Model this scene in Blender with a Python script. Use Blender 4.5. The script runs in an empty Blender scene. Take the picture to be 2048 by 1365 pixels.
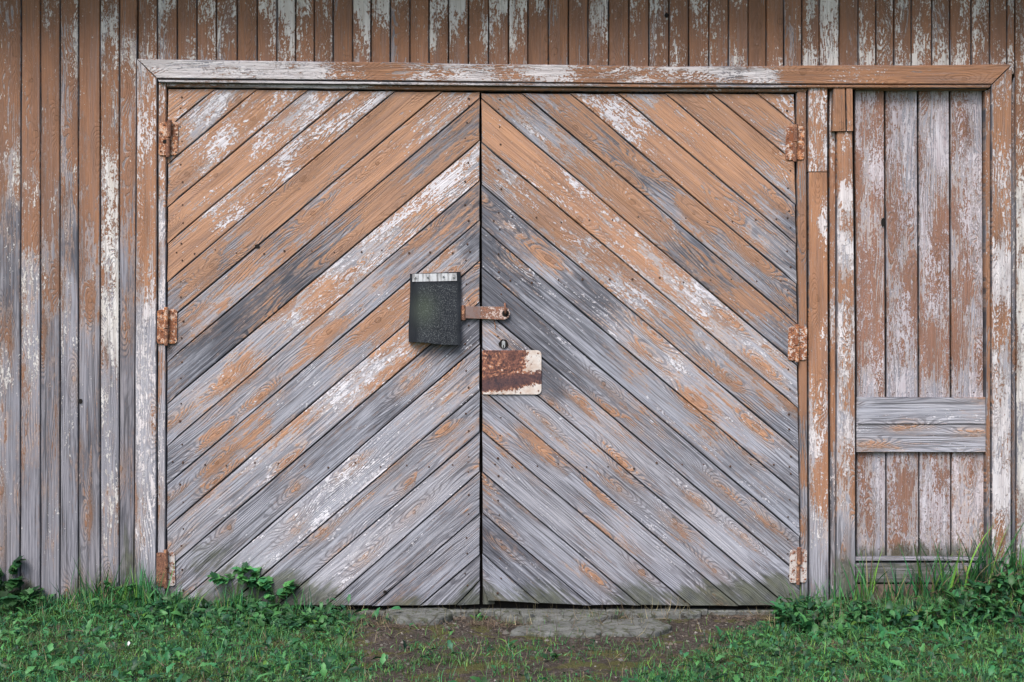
import bpy, math, random
import numpy as np
random.seed(7); RNG = np.random.default_rng(11)
SC = bpy.context.scene
COL = SC.collection

# ------------------------------------------------------------ camera, light, exposure
S = 0.0022; D = 6.0; ZC = (1215 - 682.5) * S           # metres per photo pixel on the wall plane, camera distance, height
cam = bpy.data.objects.new('camera', bpy.data.cameras.new('camera')); COL.objects.link(cam)
cam.location = (0, -D, ZC); cam.rotation_euler = (math.radians(90), 0, 0)
cam.data.sensor_width = 36; cam.data.lens = D / S / 2048 * 36; cam.data.clip_end = 500
SC.camera = cam
SUN_EL, SUN_AZ = math.radians(52), math.radians(205)    # azimuth clockwise from +Y
world = bpy.data.worlds.new('World'); SC.world = world; world.use_nodes = True
wn = world.node_tree; wn.nodes.clear()
sky = wn.nodes.new('ShaderNodeTexSky'); sky.sky_type = 'NISHITA'; sky.sun_disc = False
sky.sun_elevation = SUN_EL; sky.sun_rotation = SUN_AZ; sky.dust_density = 3.0; sky.ozone_density = 1.0
bg = wn.nodes.new('ShaderNodeBackground'); bg.inputs['Strength'].default_value = 0.11
wo = wn.nodes.new('ShaderNodeOutputWorld')
wn.links.new(sky.outputs[0], bg.inputs[0]); wn.links.new(bg.outputs[0], wo.inputs[0])
sl = bpy.data.lights.new('sun', 'SUN'); sl.energy = 1.9; sl.angle = math.radians(28); sl.color = (1.0, 0.97, 0.945)
sun = bpy.data.objects.new('sun', sl); COL.objects.link(sun)
sun.rotation_euler = (math.radians(90) - SUN_EL, 0, math.pi - SUN_AZ)
SC.view_settings.view_transform = 'Standard'; SC.view_settings.look = 'None'
SC.view_settings.gamma = 1; SC.view_settings.use_curve_mapping = False
SC.view_settings.exposure = 1.13

# ------------------------------------------------------------ helpers
def W(px, py, y=0.0):
    k = S * (D + y) / D
    return ((px - 1024) * k, y, ZC + (682.5 - py) * k)
def W2(px, py, y=0.0):
    a = W(px, py, y); return np.array([a[0], a[2]])
def link(name, verts, faces, mat, parent=None, attrs=None, smooth=False):
    me = bpy.data.meshes.new(name); me.from_pydata([tuple(v) for v in verts], [], faces); me.update()
    if mat: me.materials.append(mat)
    for k, (typ, data) in (attrs or {}).items():
        a = me.attributes.new(k, typ, 'POINT')
        a.data.foreach_set('color' if typ == 'FLOAT_COLOR' else 'vector', np.asarray(data, dtype=np.float32).ravel())
    if smooth: me.shade_smooth()
    o = bpy.data.objects.new(name, me); COL.objects.link(o)
    if parent: o.parent = parent
    return o
def tag(o, label=None, cat=None, group=None, kind=None):
    if label: o['label'] = label
    if cat: o['category'] = cat
    if group: o['group'] = group
    if kind: o['kind'] = kind
    return o
def empty(name, loc=(0, 0, 0), parent=None):
    o = bpy.data.objects.new(name, None); o.empty_display_size = .1; COL.objects.link(o)
    if parent: o.parent = parent
    else: o.location = loc
    return o
def adopt(parent, child):
    """parent keeping the child's world placement (child built in world coordinates)"""
    child.parent = parent; child.matrix_parent_inverse = Mx(parent).inverted()
from mathutils import Matrix, Vector
def Mx(o):
    m = Matrix.Translation(o.location) @ o.rotation_euler.to_matrix().to_4x4()
    return m if not o.parent else Mx(o.parent) @ o.matrix_parent_inverse @ m

# ------------------------------------------------------------ shader helper
class G:
    def __init__(s, name):
        s.m = bpy.data.materials.new(name); s.m.use_nodes = True; s.t = s.m.node_tree; s.t.nodes.clear()
    def n(s, typ, ins=None, **kw):
        nd = s.t.nodes.new(typ)
        for k, v in kw.items(): setattr(nd, k, v)
        for k, v in (ins or {}).items(): s.set(nd.inputs[k], v)
        return nd
    def set(s, sock, v):
        if isinstance(v, bpy.types.NodeSocket): s.t.links.new(v, sock)
        elif isinstance(v, (tuple, list)) and sock.type == 'RGBA' and len(v) == 3: sock.default_value = (*v, 1)
        else: sock.default_value = v
    def m_(s, op, a, b=0.0, c=0.0, clamp=False):
        nd = s.n('ShaderNodeMath', operation=op, use_clamp=clamp); s.set(nd.inputs[0], a); s.set(nd.inputs[1], b); s.set(nd.inputs[2], c)
        return nd.outputs[0]
    def add(s, *a):
        r = a[0]
        for b in a[1:]: r = s.m_('ADD', r, b)
        return r
    def sub(s, a, b): return s.m_('SUBTRACT', a, b)
    def mul(s, *a):
        r = a[0]
        for b in a[1:]: r = s.m_('MULTIPLY', r, b)
        return r
    def cl(s, a): return s.m_('ADD', a, 0.0, clamp=True)
    def st(s, x, lo, hi, a=0.0, b=1.0):
        nd = s.n('ShaderNodeMapRange', {'Value': x, 'From Min': lo, 'From Max': hi, 'To Min': a, 'To Max': b}, interpolation_type='SMOOTHSTEP')
        return nd.outputs[0]
    def vec(s, x, y, z=0.0): return s.n('ShaderNodeCombineXYZ', {0: x, 1: y, 2: z}).outputs[0]
    def noise(s, v, scale=1.0, detail=3.0, rough=0.5, dist=0.0):
        return s.n('ShaderNodeTexNoise', {'Vector': v, 'Scale': scale, 'Detail': detail, 'Roughness': rough, 'Distortion': dist}).outputs[0]
    def con(s, x, k): return s.m_('MULTIPLY_ADD', s.sub(x, 0.5), k, 0.5)
    def mix(s, f, a, b, mode='MIX'):
        nd = s.n('ShaderNodeMix', data_type='RGBA', blend_type=mode); s.set(nd.inputs[0], f); s.set(nd.inputs[6], a); s.set(nd.inputs[7], b)
        return nd.outputs[2]
    def sep(s, v): nd = s.n('ShaderNodeSeparateXYZ', {0: v}); return nd.outputs
    def attr(s, name): return s.n('ShaderNodeAttribute', attribute_name=name)
    def pos(s): return s.n('ShaderNodeTexCoord').outputs['Object']
    def out(s, col, rough=0.8, height=None, bdist=0.001, bstr=1.0, spec=0.3, metal=0.0, trans=None):
        b = s.n('ShaderNodeBsdfPrincipled', {'Base Color': col, 'Roughness': rough, 'Specular IOR Level': spec, 'Metallic': metal})
        if height is not None:
            bp = s.n('ShaderNodeBump', {'Height': height, 'Distance': bdist, 'Strength': bstr}); s.t.links.new(bp.outputs[0], b.inputs['Normal'])
        o = s.n('ShaderNodeOutputMaterial'); sh = b.outputs[0]
        if trans is not None:
            tr = s.n('ShaderNodeBsdfTranslucent', {'Color': col}); mx = s.n('ShaderNodeMixShader', {0: trans, 1: sh, 2: tr.outputs[0]}); sh = mx.outputs[0]
        s.t.links.new(sh, o.inputs[0]); return s.m

# colours (linear base colours)
ORANGE_A, ORANGE_B = (0.41, 0.205, 0.098), (0.285, 0.145, 0.082)
def wood_material(name, OA, OB, WA, WB, wk, w0, fs, film=.42, bt=None):
    g = G(name)
    u, v, sd = g.sep(g.attr('grain').outputs['Vector'])[:3]
    wa = g.attr('wear'); P, Wt, Dk = g.sep(wa.outputs['Vector'])[:3]; Ms = wa.outputs['Alpha']
    n3 = lambda fu, fv, off=0.0, d=3.0, r=0.5: g.noise(g.vec(g.mul(u, fu), g.mul(v, fv), g.add(sd, off)), 1.0, d, r)
    # knots
    cu = g.mul(u, 3.0); cv = g.add(g.mul(v, 10.0), g.mul(sd, 7.3))
    vo = g.n('ShaderNodeTexVoronoi', {'Vector': g.vec(cu, cv), 'Scale': 1.0, 'Randomness': 1.0}, voronoi_dimensions='2D', feature='F1')
    vp = g.sep(vo.outputs['Position']); vc = g.sep(vo.outputs['Color'])
    kx = g.mul(g.sub(vp[0], cu), 1 / 3.0); ky = g.mul(g.sub(vp[1], cv), 1 / 10.0)
    has = g.st(vc[0], 0.42, 0.45)
    wob = g.mul(g.sub(n3(38, 60, 9), 0.5), 0.016)
    kr = g.add(g.m_('SQRT', g.add(g.mul(kx, kx), g.mul(ky, ky, 1.5))), wob)
    ks = g.add(0.007, g.mul(vc[1], 0.012))
    core = g.mul(g.st(g.sub(kr, ks), -0.001, 0.001, 1, 0), has)
    rim = g.mul(g.st(g.m_('ABSOLUTE', g.sub(kr, ks)), 0.0, 0.0034, 1, 0), has, g.st(n3(26, 50, 19), .40, .56))
    e = g.add(g.m_('POWER', g.m_('ABSOLUTE', g.mul(kx, 1 / 0.11)), 2.0), g.m_('POWER', g.m_('ABSOLUTE', g.mul(ky, 1 / 0.028)), 2.0))
    kb = g.mul(g.m_('EXPONENT', g.mul(e, -1.0)), has)
    # growth rings: contours of a warped field
    F = g.add(v, g.mul(g.sub(n3(1.3, 9, 0, 2.0), 0.5), 0.15), g.mul(g.sub(n3(7, 34, 3, 2.0), 0.5), 0.007), g.mul(kb, 0.068))
    ph = g.mul(F, g.st(n3(0.02, 0.02, 55.3, 0.0), .3, .7, 2 * math.pi * 55, 2 * math.pi * 115))
    rw = g.m_('MULTIPLY_ADD', g.m_('SINE', ph), 0.5, 0.5)
    ringamt = g.m_('MAXIMUM', g.st(n3(1.6, 10, 21, 2.0), 0.44, 0.62, 0.12, 1.0), g.st(kb, .04, .35))
    rings = g.mul(g.st(rw, 0.50, 0.92), ringamt)
    fine = g.con(n3(5, 210, 31, 3.0, .6), 3.0)
    str2 = g.con(n3(4, 100, 41, 4.0, .6), 2.8)
    big = g.con(n3(2.6, 13, 51, 3.0), 2.4)
    mid = g.con(n3(11, 52, 61, 4.0, .62), 2.3)
    flake = g.con(n3(50, 120, 71, 4.0, .65), 2.2)
    # bare wood
    tone = g.con(n3(0.02, 0.02, 99.7, 0.0), 2.0)
    wl = g.mix(g.cl(g.con(n3(1.1, 6, 81), 2.2)), (0.430, 0.450, 0.525), (0.455, 0.435, 0.455))
    wl = g.mix(g.st(g.con(n3(6, 170, 83, 3.0), 2.8), .62, .95, 0, .6), wl, (0.54, 0.55, 0.62))
    wl = g.mix(g.cl(g.mul(str2, 0.9)), g.mix(0.62, wl, (0.17, 0.18, 0.22)), wl)
    wl = g.mix(g.mul(g.st(big, .2, .9), .30), g.mix(0.35, wl, (0.13, 0.135, 0.16)), wl)
    wl = g.mix(0.0 if bt is None else 1.0, wl, bt or (1, 1, 1), 'MULTIPLY')
    wl = g.mix(g.cl(g.mul(rings, 0.72)), wl, (0.088, 0.084, 0.098))
    wl = g.mix(g.st(fine, 0.20, 0.60, 0.55, 0.0), wl, (0.090, 0.092, 0.110))
    wl = g.mix(g.mul(g.st(g.con(n3(2.0, 150, 133, 2.0), 2.4), 0.14, 0.26, 1, 0), 0.8), wl, (0.035, 0.034, 0.038))   # drying cracks along the grain
    wl = g.mix(g.mul(kb, 0.35), wl, (0.22, 0.15, 0.11))
    wl = g.mix(g.mul(core, 0.9), wl, g.mix(fine, (0.13, 0.075, 0.05), (0.28, 0.16, 0.10)))
    wl = g.mix(g.mul(rim, 0.95), wl, (0.04, 0.035, 0.03))
    wl = g.mix(g.mul(Wt, 0.48, g.st(str2, .2, .7, .6, 1)), wl, (0.54, 0.54, 0.60))
    dn = g.add(g.mul(big, 0.32), g.mul(str2, 0.38), g.mul(mid, 0.3))
    dm = g.st(g.sub(g.mul(Dk, .88), dn), -0.22, 0.24)
    wl = g.mix(g.mul(dm, 0.82), wl, g.mix(g.cl(fine), (0.030, 0.031, 0.038), (0.105, 0.108, 0.13)))
    # paint
    P = g.m_('MULTIPLY_ADD', P, 0.61, 0.105)
    np_ = g.add(g.mul(big, 0.27), g.mul(mid, 0.30), g.mul(flake, 0.22), g.mul(str2, 0.21), g.mul(g.sub(rings, 0.35), 0.17))
    Pk = g.add(P, g.mul(kb, 0.30))
    dp = g.sub(Pk, np_)
    pm = g.st(dp, -0.035, 0.045)
    rimp = g.mul(g.st(dp, -0.12, -0.03), g.st(dp, 0.0, 0.05, 1, 0))
    big2 = g.con(n3(4.5, 15, 151, 3.0), 2.5); mid2 = g.con(n3(20 * fs, 55 * fs, 161, 5.0, .7), 2.6); fl2 = g.con(n3(75 * fs, 115 * fs, 171, 4.0, .65), 2.8)
    nw = g.add(g.mul(big2, 0.22), g.mul(mid2, 0.33), g.mul(fl2, 0.27), g.mul(str2, 0.08), g.mul(rw, ringamt, 0.14))
    wm = g.st(g.sub(g.m_('MULTIPLY_ADD', Wt, wk, w0), nw), -0.015, 0.035)
    speck = g.mul(g.st(g.con(n3(90, 210, 181, 3.0), 2.4), 0.86, 0.95), g.st(Wt, 0.2, 0.7), 0.8)
    wm = g.m_('MAXIMUM', wm, speck)
    col = wl
    col = g.mix(g.mul(rimp, g.st(Wt, 0.0, 0.5, 0.15, 0.7)), col, (0.52, 0.50, 0.50))
    oc = g.mix(g.cl(g.con(n3(3, 16, 201, 5.0, .6), 2.3)), OA, OB)
    oc = g.mix(g.st(fine, 0.1, 0.6, 0.45, 0.0), oc, (0.155, 0.085, 0.055))
    oc = g.mix(g.st(flake, 0.55, 1.0, 0.0, 0.30), oc, (0.34, 0.24, 0.20))
    oc = g.mix(g.mul(core, 0.45), oc, g.mix(fine, (0.12, 0.06, 0.035), (0.30, 0.15, 0.08)))
    oc = g.mix(g.mul(g.st(g.con(n3(1.6, 40, 207, 4.0, .6), 2.6), .55, .95), .5), oc, (0.20, 0.125, 0.10))
    oc = g.mix(g.mul(rings, 0.22), oc, (0.17, 0.09, 0.055))
    oc = g.mix(g.mul(rim, 0.6), oc, (0.11, 0.055, 0.035))
    oc = g.mix(g.mul(g.st(Dk, 0.1, 0.8), 0.40, g.st(str2, 0.3, 0.8)), oc, (0.13, 0.11, 0.11))
    col = g.mix(g.mul(g.st(dp, -0.26, 0.02), film), col, (0.31, 0.185, 0.125))
    col = g.mix(g.mul(pm, g.st(str2, .0, .45, .62, .95)), col, oc)
    wcol = g.mix(g.cl(g.con(n3(8, 60, 221), 2.4)), WA, WB)
    wcol = g.mix(g.st(fine, 0.15, 0.45, 0.45, 0.0), wcol, (0.24, 0.20, 0.20))
    col = g.mix(g.mul(wm, 0.93), col, wcol)
    # moss and damp rising from the ground
    mn = g.add(g.mul(big2, 0.35), g.mul(mid, 0.4), g.mul(str2, 0.25))
    mm = g.st(g.sub(g.mul(Ms, .85), mn), -0.20, 0.22)
    mc = g.mix(g.cl(g.con(n3(20, 30, 241), 2.2)), (0.040, 0.046, 0.036), (0.105, 0.112, 0.075))
    col = g.mix(g.mul(mm, 0.80), col, mc)
    # per plank tone
    col = g.mix(1.0, col, g.n('ShaderNodeCombineColor', {0: g.st(tone, 0, 1, .86, 1.08), 1: g.st(tone, 0, 1, .87, 1.07), 2: g.st(tone, 0, 1, .88, 1.06)}).outputs[0], 'MULTIPLY')
    h = g.add(g.mul(fine, 0.35), g.mul(str2, 0.40), g.mul(rings, -0.40), g.mul(pm, 0.6), g.mul(wm, 0.5), g.mul(rim, -0.4))
    return g.out(col, g.st(pm, 0, 1, 0.86, 0.66), h, 0.0024, 1.0, 0.22)
WOOD = wood_material('door_wood', (0.475, 0.255, 0.145), (0.36, 0.195, 0.12), (0.70, 0.69, 0.73), (0.54, 0.52, 0.56), .37, .195, 1.25)
WALLW = wood_material('wall_wood', (0.30, 0.140, 0.070), (0.185, 0.092, 0.055), (0.68, 0.66, 0.65), (0.54, 0.50, 0.46), .50, .175, 1.2, bt=(0.70, 0.665, 0.66))  # browner siding paint, with light falloff toward the outer edges darkened into its colours
PANELW = wood_material('panel_wood', (0.29, 0.145, 0.092), (0.20, 0.105, 0.078), (0.56, 0.53, 0.57), (0.38, 0.32, 0.34), .36, .205, 1.7, bt=(.84, .76, .76))
TRIMW = wood_material('trim_wood', (0.37, 0.18, 0.092), (0.26, 0.13, 0.075), (0.66, 0.63, 0.64), (0.50, 0.46, 0.47), .48, .170, 1.3, bt=(.95, .92, .90))

def plain(name, c, rough=0.8, spec=0.3, metal=0.0):
    g = G(name); n = g.noise(g.pos(), 40, 4); return g.out(g.mix(g.cl(g.con(n, 2)), tuple(x * .7 for x in c), c), rough, n, 0.001, .5, spec, metal)
DARK = plain('dark_gap', (0.02, 0.018, 0.017), 0.95, 0.05)
ROOFM = plain('roof_boards', (0.20, 0.15, 0.11))
def rust_mat(name, paint, pa, rust_lo=(0.045, 0.022, 0.018), rust_hi=(0.30, 0.115, 0.05), sc=1.0, white=None):
    g = G(name); p = g.pos()
    a = g.con(g.noise(p, 38 * sc, 5, .65), 2.6); b = g.con(g.noise(p, 210 * sc, 4, .6), 2.4); c = g.con(g.noise(g.vec(*[g.add(x, 3.7) for x in g.sep(p)[:3]]), 90 * sc, 4, .6), 2.4)
    r = g.mix(g.st(g.add(g.mul(b, .6), g.mul(a, .4)), .25, .75), rust_lo, rust_hi)
    pm = g.st(g.sub(pa, g.add(g.mul(a, .55), g.mul(b, .45))), -0.05, 0.06)
    pc = paint if white is None else g.mix(g.st(c, .42, .55), paint, white)
    col = g.mix(pm, r, pc)
    return g.out(col, g.st(pm, 0, 1, .9, .55), g.add(g.mul(b, .5), g.mul(pm, .6)), 0.0008, .9, .35)
RUST_ORANGE = rust_mat('hinge_orange_rust', (0.46, 0.19, 0.08), 0.50, (0.045, 0.02, 0.014), (0.21, 0.08, 0.04), white=(0.50, 0.36, 0.28))
RUST_DARK = rust_mat('hinge_dark_rust', (0.40, 0.20, 0.11), 0.36, (0.03, 0.018, 0.016), (0.24, 0.11, 0.07))
RUST_WHITE = rust_mat('hinge_white_rust', (0.52, 0.45, 0.41), 0.48, (0.045, 0.02, 0.015), (0.24, 0.09, 0.045), white=(0.40, 0.17, 0.075))
RUST_LOW = rust_mat('hinge_low_rust', (0.46, 0.42, 0.40), 0.55, (0.05, 0.03, 0.025), (0.25, 0.12, 0.08))
STEEL = plain('dull_steel', (0.40, 0.41, 0.42), 0.45, .5, .6)
NAILM = rust_mat('nail_rust', (0.12, 0.07, 0.05), 0.3, (0.02, 0.014, 0.012), (0.09, 0.045, 0.03))

# ------------------------------------------------------------ planks
def seg_y(x, pts):
    return pts
def plank(name, poly, ang, y, stations, parent, thick=0.02, ch=0.0036, dep=0.0050, gap=0.0017, moss=None, rnd=0.0012, step=0.07, mat=None, endgap=0.0):
    """poly: convex outline in photo pixels on the wall; ang: grain direction, degrees from +x; stations: (px,py,PWD)"""
    y = y + random.uniform(-rnd, rnd)
    p = np.array([W2(a, b, y) for a, b in poly])
    d = np.array([math.cos(math.radians(ang)), math.sin(math.radians(ang))]); nn = np.array([-d[1], d[0]])
    U = p @ d; V = p @ nn
    umin, umax = U.min() + 2e-4 + endgap, U.max() - 2e-4 - endgap
    us = set(np.linspace(umin, umax, max(3, int((umax - umin) / step) + 1)).tolist())
    for q in U:
        if umin < q < umax: us.add(float(q))
    us = sorted(us)
    def interval(u):
        vs = []
        for i in range(len(p)):
            j = (i + 1) % len(p); a, b = U[i], U[j]
            if (a - u) * (b - u) <= 0 and abs(a - b) > 1e-9:
                t = (u - a) / (b - a); vs.append(V[i] + t * (V[j] - V[i]))
        return (min(vs), max(vs)) if vs else (0, 0)
    sta = []
    for s_ in stations:
        q = W2(s_[0], s_[1], y); sta.append((q @ d, q @ nn, [int(c) / 9.0 for c in str(s_[2]).zfill(3)]))
    us0 = random.uniform(0, 60); sd = random.uniform(0, 90)
    f1, f2, a1 = random.uniform(3, 7), random.uniform(9, 17), random.uniform(0, 6)
    warp = random.uniform(-.0012, .0012)
    verts, faces, wear, grain = [], [], [], []
    NV = 7
    for u in us:
        lo, hi = interval(u); lo += gap; hi -= gap
        if hi - lo < 4e-4: m = (lo + hi) / 2; lo, hi = m - 2e-4, m + 2e-4
        c = min(ch, (hi - lo) * .3); wob = .0007 * math.sin(f1 * u + a1) + .0005 * math.sin(f2 * u)
        hi2 = hi + wob * min(1, (hi - lo) / .03)
        row = [(lo, y + dep), (lo + c, y), (lo + c + (hi2 - lo - 2 * c) * .5, y + warp), (hi2 - c, y), (hi2, y + dep), (hi2, y + thick), (lo, y + thick)]
        for ri, (vv, yy) in enumerate(row):
            q = d * u + nn * vv
            verts.append((q[0], yy, q[1]))
            grain.append((u + us0, vv, sd))
            ws = 0; acc = np.zeros(3)
            for (su, sv, val) in sta:
                wgt = 1.0 / (((u - su) / 1.0) ** 2 + ((vv - sv) * 2.2) ** 2 * (1 if len(sta) > 1 else 0) + 2e-4) ** 1.6
                ws += wgt; acc += wgt * np.array(val)
            acc = acc / ws if ws else acc
            ppy = 682.5 - (q[1] - ZC) / (S * (D + y) / D); ppx = 1024 + q[0] / (S * (D + y) / D)
            mo = moss(ppx, ppy) if moss else 0.0
            if (mat or WOOD) is WOOD:      # the door lost most of its paint below the middle
                tq = min(1, max(0, (ppy - 620) / 420)); acc = acc * np.array([1 - .58 * tq, 1, 1])
            if ri in (0, 4, 5, 6): acc = np.array([acc[0] * .5, acc[1] * .3, max(acc[2], .95)])
            wear.append((*acc, mo))
    n = len(us)
    for i in range(n - 1):
        for k in range(NV):
            a, b = i * NV + k, i * NV + (k + 1) % NV
            faces.append((a, b, b + NV, a + NV))
    faces.append(tuple(range(NV))[::-1]); faces.append(tuple((n - 1) * NV + k for k in range(NV)))
    # consistent outward normals
    o = link(name, verts, faces, mat or WOOD, parent, {'wear': ('FLOAT_COLOR', wear), 'grain': ('FLOAT_VECTOR', grain)})
    import bmesh
    bm = bmesh.new(); bm.from_mesh(o.data); bmesh.ops.recalc_face_normals(bm, faces=bm.faces); bm.to_mesh(o.data); bm.free()
    return o
def base_moss(x, y):
    """damp line along the foot of the wall, higher where plants crowd it"""
    t = (y - 1160) / 62.0
    t += 0.35 * math.sin(x * 0.013 + 1) + 0.2 * math.sin(x * .041)
    for (cx, cy, rx, ry, a) in [(430, 1130, 110, 70, .55), (600, 1170, 70, 40, .6), (255, 1140, 20, 90, .8), (160, 1150, 14, 70, .8), (190, 1170, 10, 60, .6), (1690, 1160, 24, 60, 1.0),
                                (1555, 1165, 45, 34, .5), (1480, 1180, 50, 24, .45), (1270, 1180, 70, 26, .6), (1390, 1192, 60, 22, .4)]:
        q = ((x - cx) / rx) ** 2 + ((y - cy) / ry) ** 2
        t = max(t, 0) + a * math.exp(-q)
    return max(0.0, min(1.0, t))

# ============================================================ BARN
barn = empty('barn', (0, 0, 0))
tag(barn, 'wooden barn front clad in narrow upright boards with peeling brown paint over white primer', 'barn')
# near-black sheet added behind every joint to stop light leaking through
def box(name, x0, x1, y0, y1, z0, z1, mat, parent=None):
    v = [(x, y, z) for x in (x0, x1) for y in (y0, y1) for z in (z0, z1)]
    f = [(0, 1, 3, 2), (4, 6, 7, 5), (0, 4, 5, 1), (2, 3, 7, 6), (0, 2, 6, 4), (1, 5, 7, 3)]
    return link(name, v, f, mat, parent)
box('light_stop_sheet', -4.0, 4.0, 0.055, 0.10, -0.25, 3.16, DARK, barn)

TOPY = -230        # boards run on above the picture, up to the eaves
GY = 1245
# left siding, full height
LS = [(-6, -6, 'x'), (43, 40), (81, 81), (120, 120), (157, 157), (200, 201), (239, 238.5), (276, 268)]
LW = [
 [(0, 831), (150, 832), (250, 734), (350, 545), (450, 226), (600, 126), (800, 133), (850, 523), (920, 222), (1000, 122), (1180, 14)],
 [(0, 821), (200, 821), (300, 723), (450, 632), (550, 343), (700, 242), (850, 423), (1000, 114), (1180, 13)],
 [(0, 940), (150, 920), (250, 831), (400, 723), (550, 425), (700, 225), (900, 314), (1100, 122)],
 [(0, 853), (100, 635), (200, 626), (350, 536), (450, 335), (600, 224), (800, 34), (1000, 114), (1150, 13)],
 [(0, 920), (200, 910), (300, 713), (450, 613), (600, 523), (750, 123), (900, 115), (1150, 14)],
 [(0, 861), (100, 840), (250, 841), (350, 760), (450, 650), (600, 450), (750, 240), (900, 142), (1000, 552), (1080, 442), (1170, 14)],
 [(0, 920), (120, 652), (250, 524), (400, 515), (600, 215), (750, 105), (900, 115), (1150, 6)]]
for i in range(7):
    xt0, xb0 = LS[i][0], LS[i][1]; xt1, xb1 = LS[i + 1][0], LS[i + 1][1]
    ext = (xt1 - xb1) / 1215 * 420
    st = [((xt0 + xt1) / 2, yy, v) for yy, v in LW[i]] + [((xt0 + xt1) / 2, -300, 930)]
    if i == 5: st += [(xt1 - 4, 520, 290), (xt1 - 4, 600, 290), (xt1 - 5, 680, 290), (xt0 + 5, 560, 740), (xt0 + 4, 60, 490)]
    if i == 3: st += [(xt1 - 3, 300, 728), (xt1 - 3, 500, 108), (xt0 + 8, 600, 261), (xt1 - 3, 90, 576)]
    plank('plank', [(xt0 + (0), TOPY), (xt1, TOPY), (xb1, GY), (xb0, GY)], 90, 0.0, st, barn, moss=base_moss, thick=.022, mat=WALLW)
# boards above the door
TX = [276, 315, 354.5, 394, 433, 474.5, 514.5, 554, 591, 628.5, 666.3, 705.5, 742, 780.6, 820, 858, 897, 937, 977.4, 1017, 1056, 1097, 1136.8, 1176.5, 1217.6, 1258, 1298,
      1338, 1377.4, 1418, 1457, 1496.7, 1532.4, 1567.5, 1604, 1639, 1678.6, 1716.7, 1752, 1788, 1823, 1864, 1900, 1942.5, 1979.5, 2014, 2030]
TWt = '554 864 534 553 662 431 553 885 764 453 321 882 871 541 432 771 873 562 862 782 531 421 311 773 442 532 653 545 653 463 534 222 333 342 555 897 422 455 564 645 556 566 645 764 535 646'.split()
for i in range(len(TX) - 1):
    a, b = TX[i], TX[i + 1]; c = (a + b) / 2; w = TWt[i]; P = 8 if w[0] < '7' else 7
    side = random.choice((-1, 1)) * (b - a) * .3
    st = [(c, 5, f'{P}{w[0]}0'), (c + side, 60, f'8{w[1]}0'), (c - side, 60, f'8{max(0, int(w[1]) - 3)}0'), (c, 100, f'8{w[2]}1'), (c, 128, f'6{min(9, int(w[2]) + 1)}3'), (c, -200, '930')]
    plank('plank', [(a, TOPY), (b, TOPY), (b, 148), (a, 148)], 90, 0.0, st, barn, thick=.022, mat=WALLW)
# board columns right of the casing and beyond both edges of the picture
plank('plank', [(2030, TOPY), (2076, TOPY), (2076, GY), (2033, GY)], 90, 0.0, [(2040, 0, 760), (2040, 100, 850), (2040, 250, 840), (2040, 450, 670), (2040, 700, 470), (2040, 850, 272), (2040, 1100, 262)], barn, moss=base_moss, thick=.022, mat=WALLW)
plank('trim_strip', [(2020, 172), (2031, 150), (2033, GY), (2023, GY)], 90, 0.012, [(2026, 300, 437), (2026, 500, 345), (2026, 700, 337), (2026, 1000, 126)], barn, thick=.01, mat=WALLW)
for k in range(9):
    for a in (-45 - 39 * k, 2076 + 39 * k):
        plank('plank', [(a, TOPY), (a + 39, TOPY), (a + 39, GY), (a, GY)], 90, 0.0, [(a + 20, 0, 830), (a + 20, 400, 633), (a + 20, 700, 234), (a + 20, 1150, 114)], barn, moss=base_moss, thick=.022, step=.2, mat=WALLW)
# roof edge above the picture
roof = empty('roof', parent=barn)
for k in range(6):
    y0 = -0.42 + k * 0.09
    v = []
    zz = lambda y: 2.95 + (y + .42) * .45
    for x in (-4.1, 4.1):
        for yy in (y0, y0 + .087):
            v += [(x, yy, zz(yy)), (x, yy, zz(yy) + .025)]
    link('board', v, [(0, 1, 3, 2), (4, 6, 7, 5), (0, 4, 5, 1), (2, 3, 7, 6), (0, 2, 6, 4), (1, 5, 7, 3)], ROOFM, roof)

# ------------------------------------------------------------ door frame
frame = empty('door_frame', parent=barn)
CY = -0.024
plank('casing_board', [(274, 118), (1340, 133), (2024, 129), (1984, 169), (1340, 168), (314, 157)], 0, CY,
      [(330, 135, 590), (420, 145, 480), (500, 140, 480), (600, 140, 570), (620, 158, 490), (700, 145, 650), (760, 150, 910), (850, 150, 770), (950, 150, 680), (1020, 152, 760), (1100, 145, 780), (1170, 150, 840), (1250, 150, 760),
       (1330, 155, 860), (1400, 150, 770), (1460, 150, 366), (1475, 148, 358), (1510, 150, 590), (1600, 152, 910), (1720, 150, 940), (1850, 150, 900), (1960, 152, 910)], frame, thick=.05, ch=.004, dep=.004, gap=0, step=.03, rnd=0, mat=TRIMW)
plank('casing_board', [(274, 119), (313.5, 157.5), (312, 1212), (268, 1212)], 90, CY,
      [(292, 150, 660), (292, 230, 851), (292, 330, 840), (292, 450, 641), (300, 560, 541), (292, 680, 261), (292, 800, 171), (292, 950, 162), (280, 1010, 342), (305, 1080, 252), (292, 1170, 14)], frame, thick=.05, moss=base_moss, ch=.004, dep=.004, gap=0.0005, rnd=0, mat=TRIMW)
plank('casing_board', [(2024.5, 130.5), (2022, 1240), (1984, 1240), (1984, 170.5)], 90, CY,
      [(2010, 160, 750), (2000, 250, 830), (1996, 330, 780), (2004, 450, 840), (1995, 560, 590), (2008, 640, 750), (2000, 720, 560), (2012, 830, 480), (1995, 900, 570), (2005, 960, 390), (2000, 1060, 561), (2000, 1130, 361)], frame, thick=.05, moss=base_moss, ch=.004, dep=.004, gap=0.0005, rnd=0, mat=TRIMW)
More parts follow.
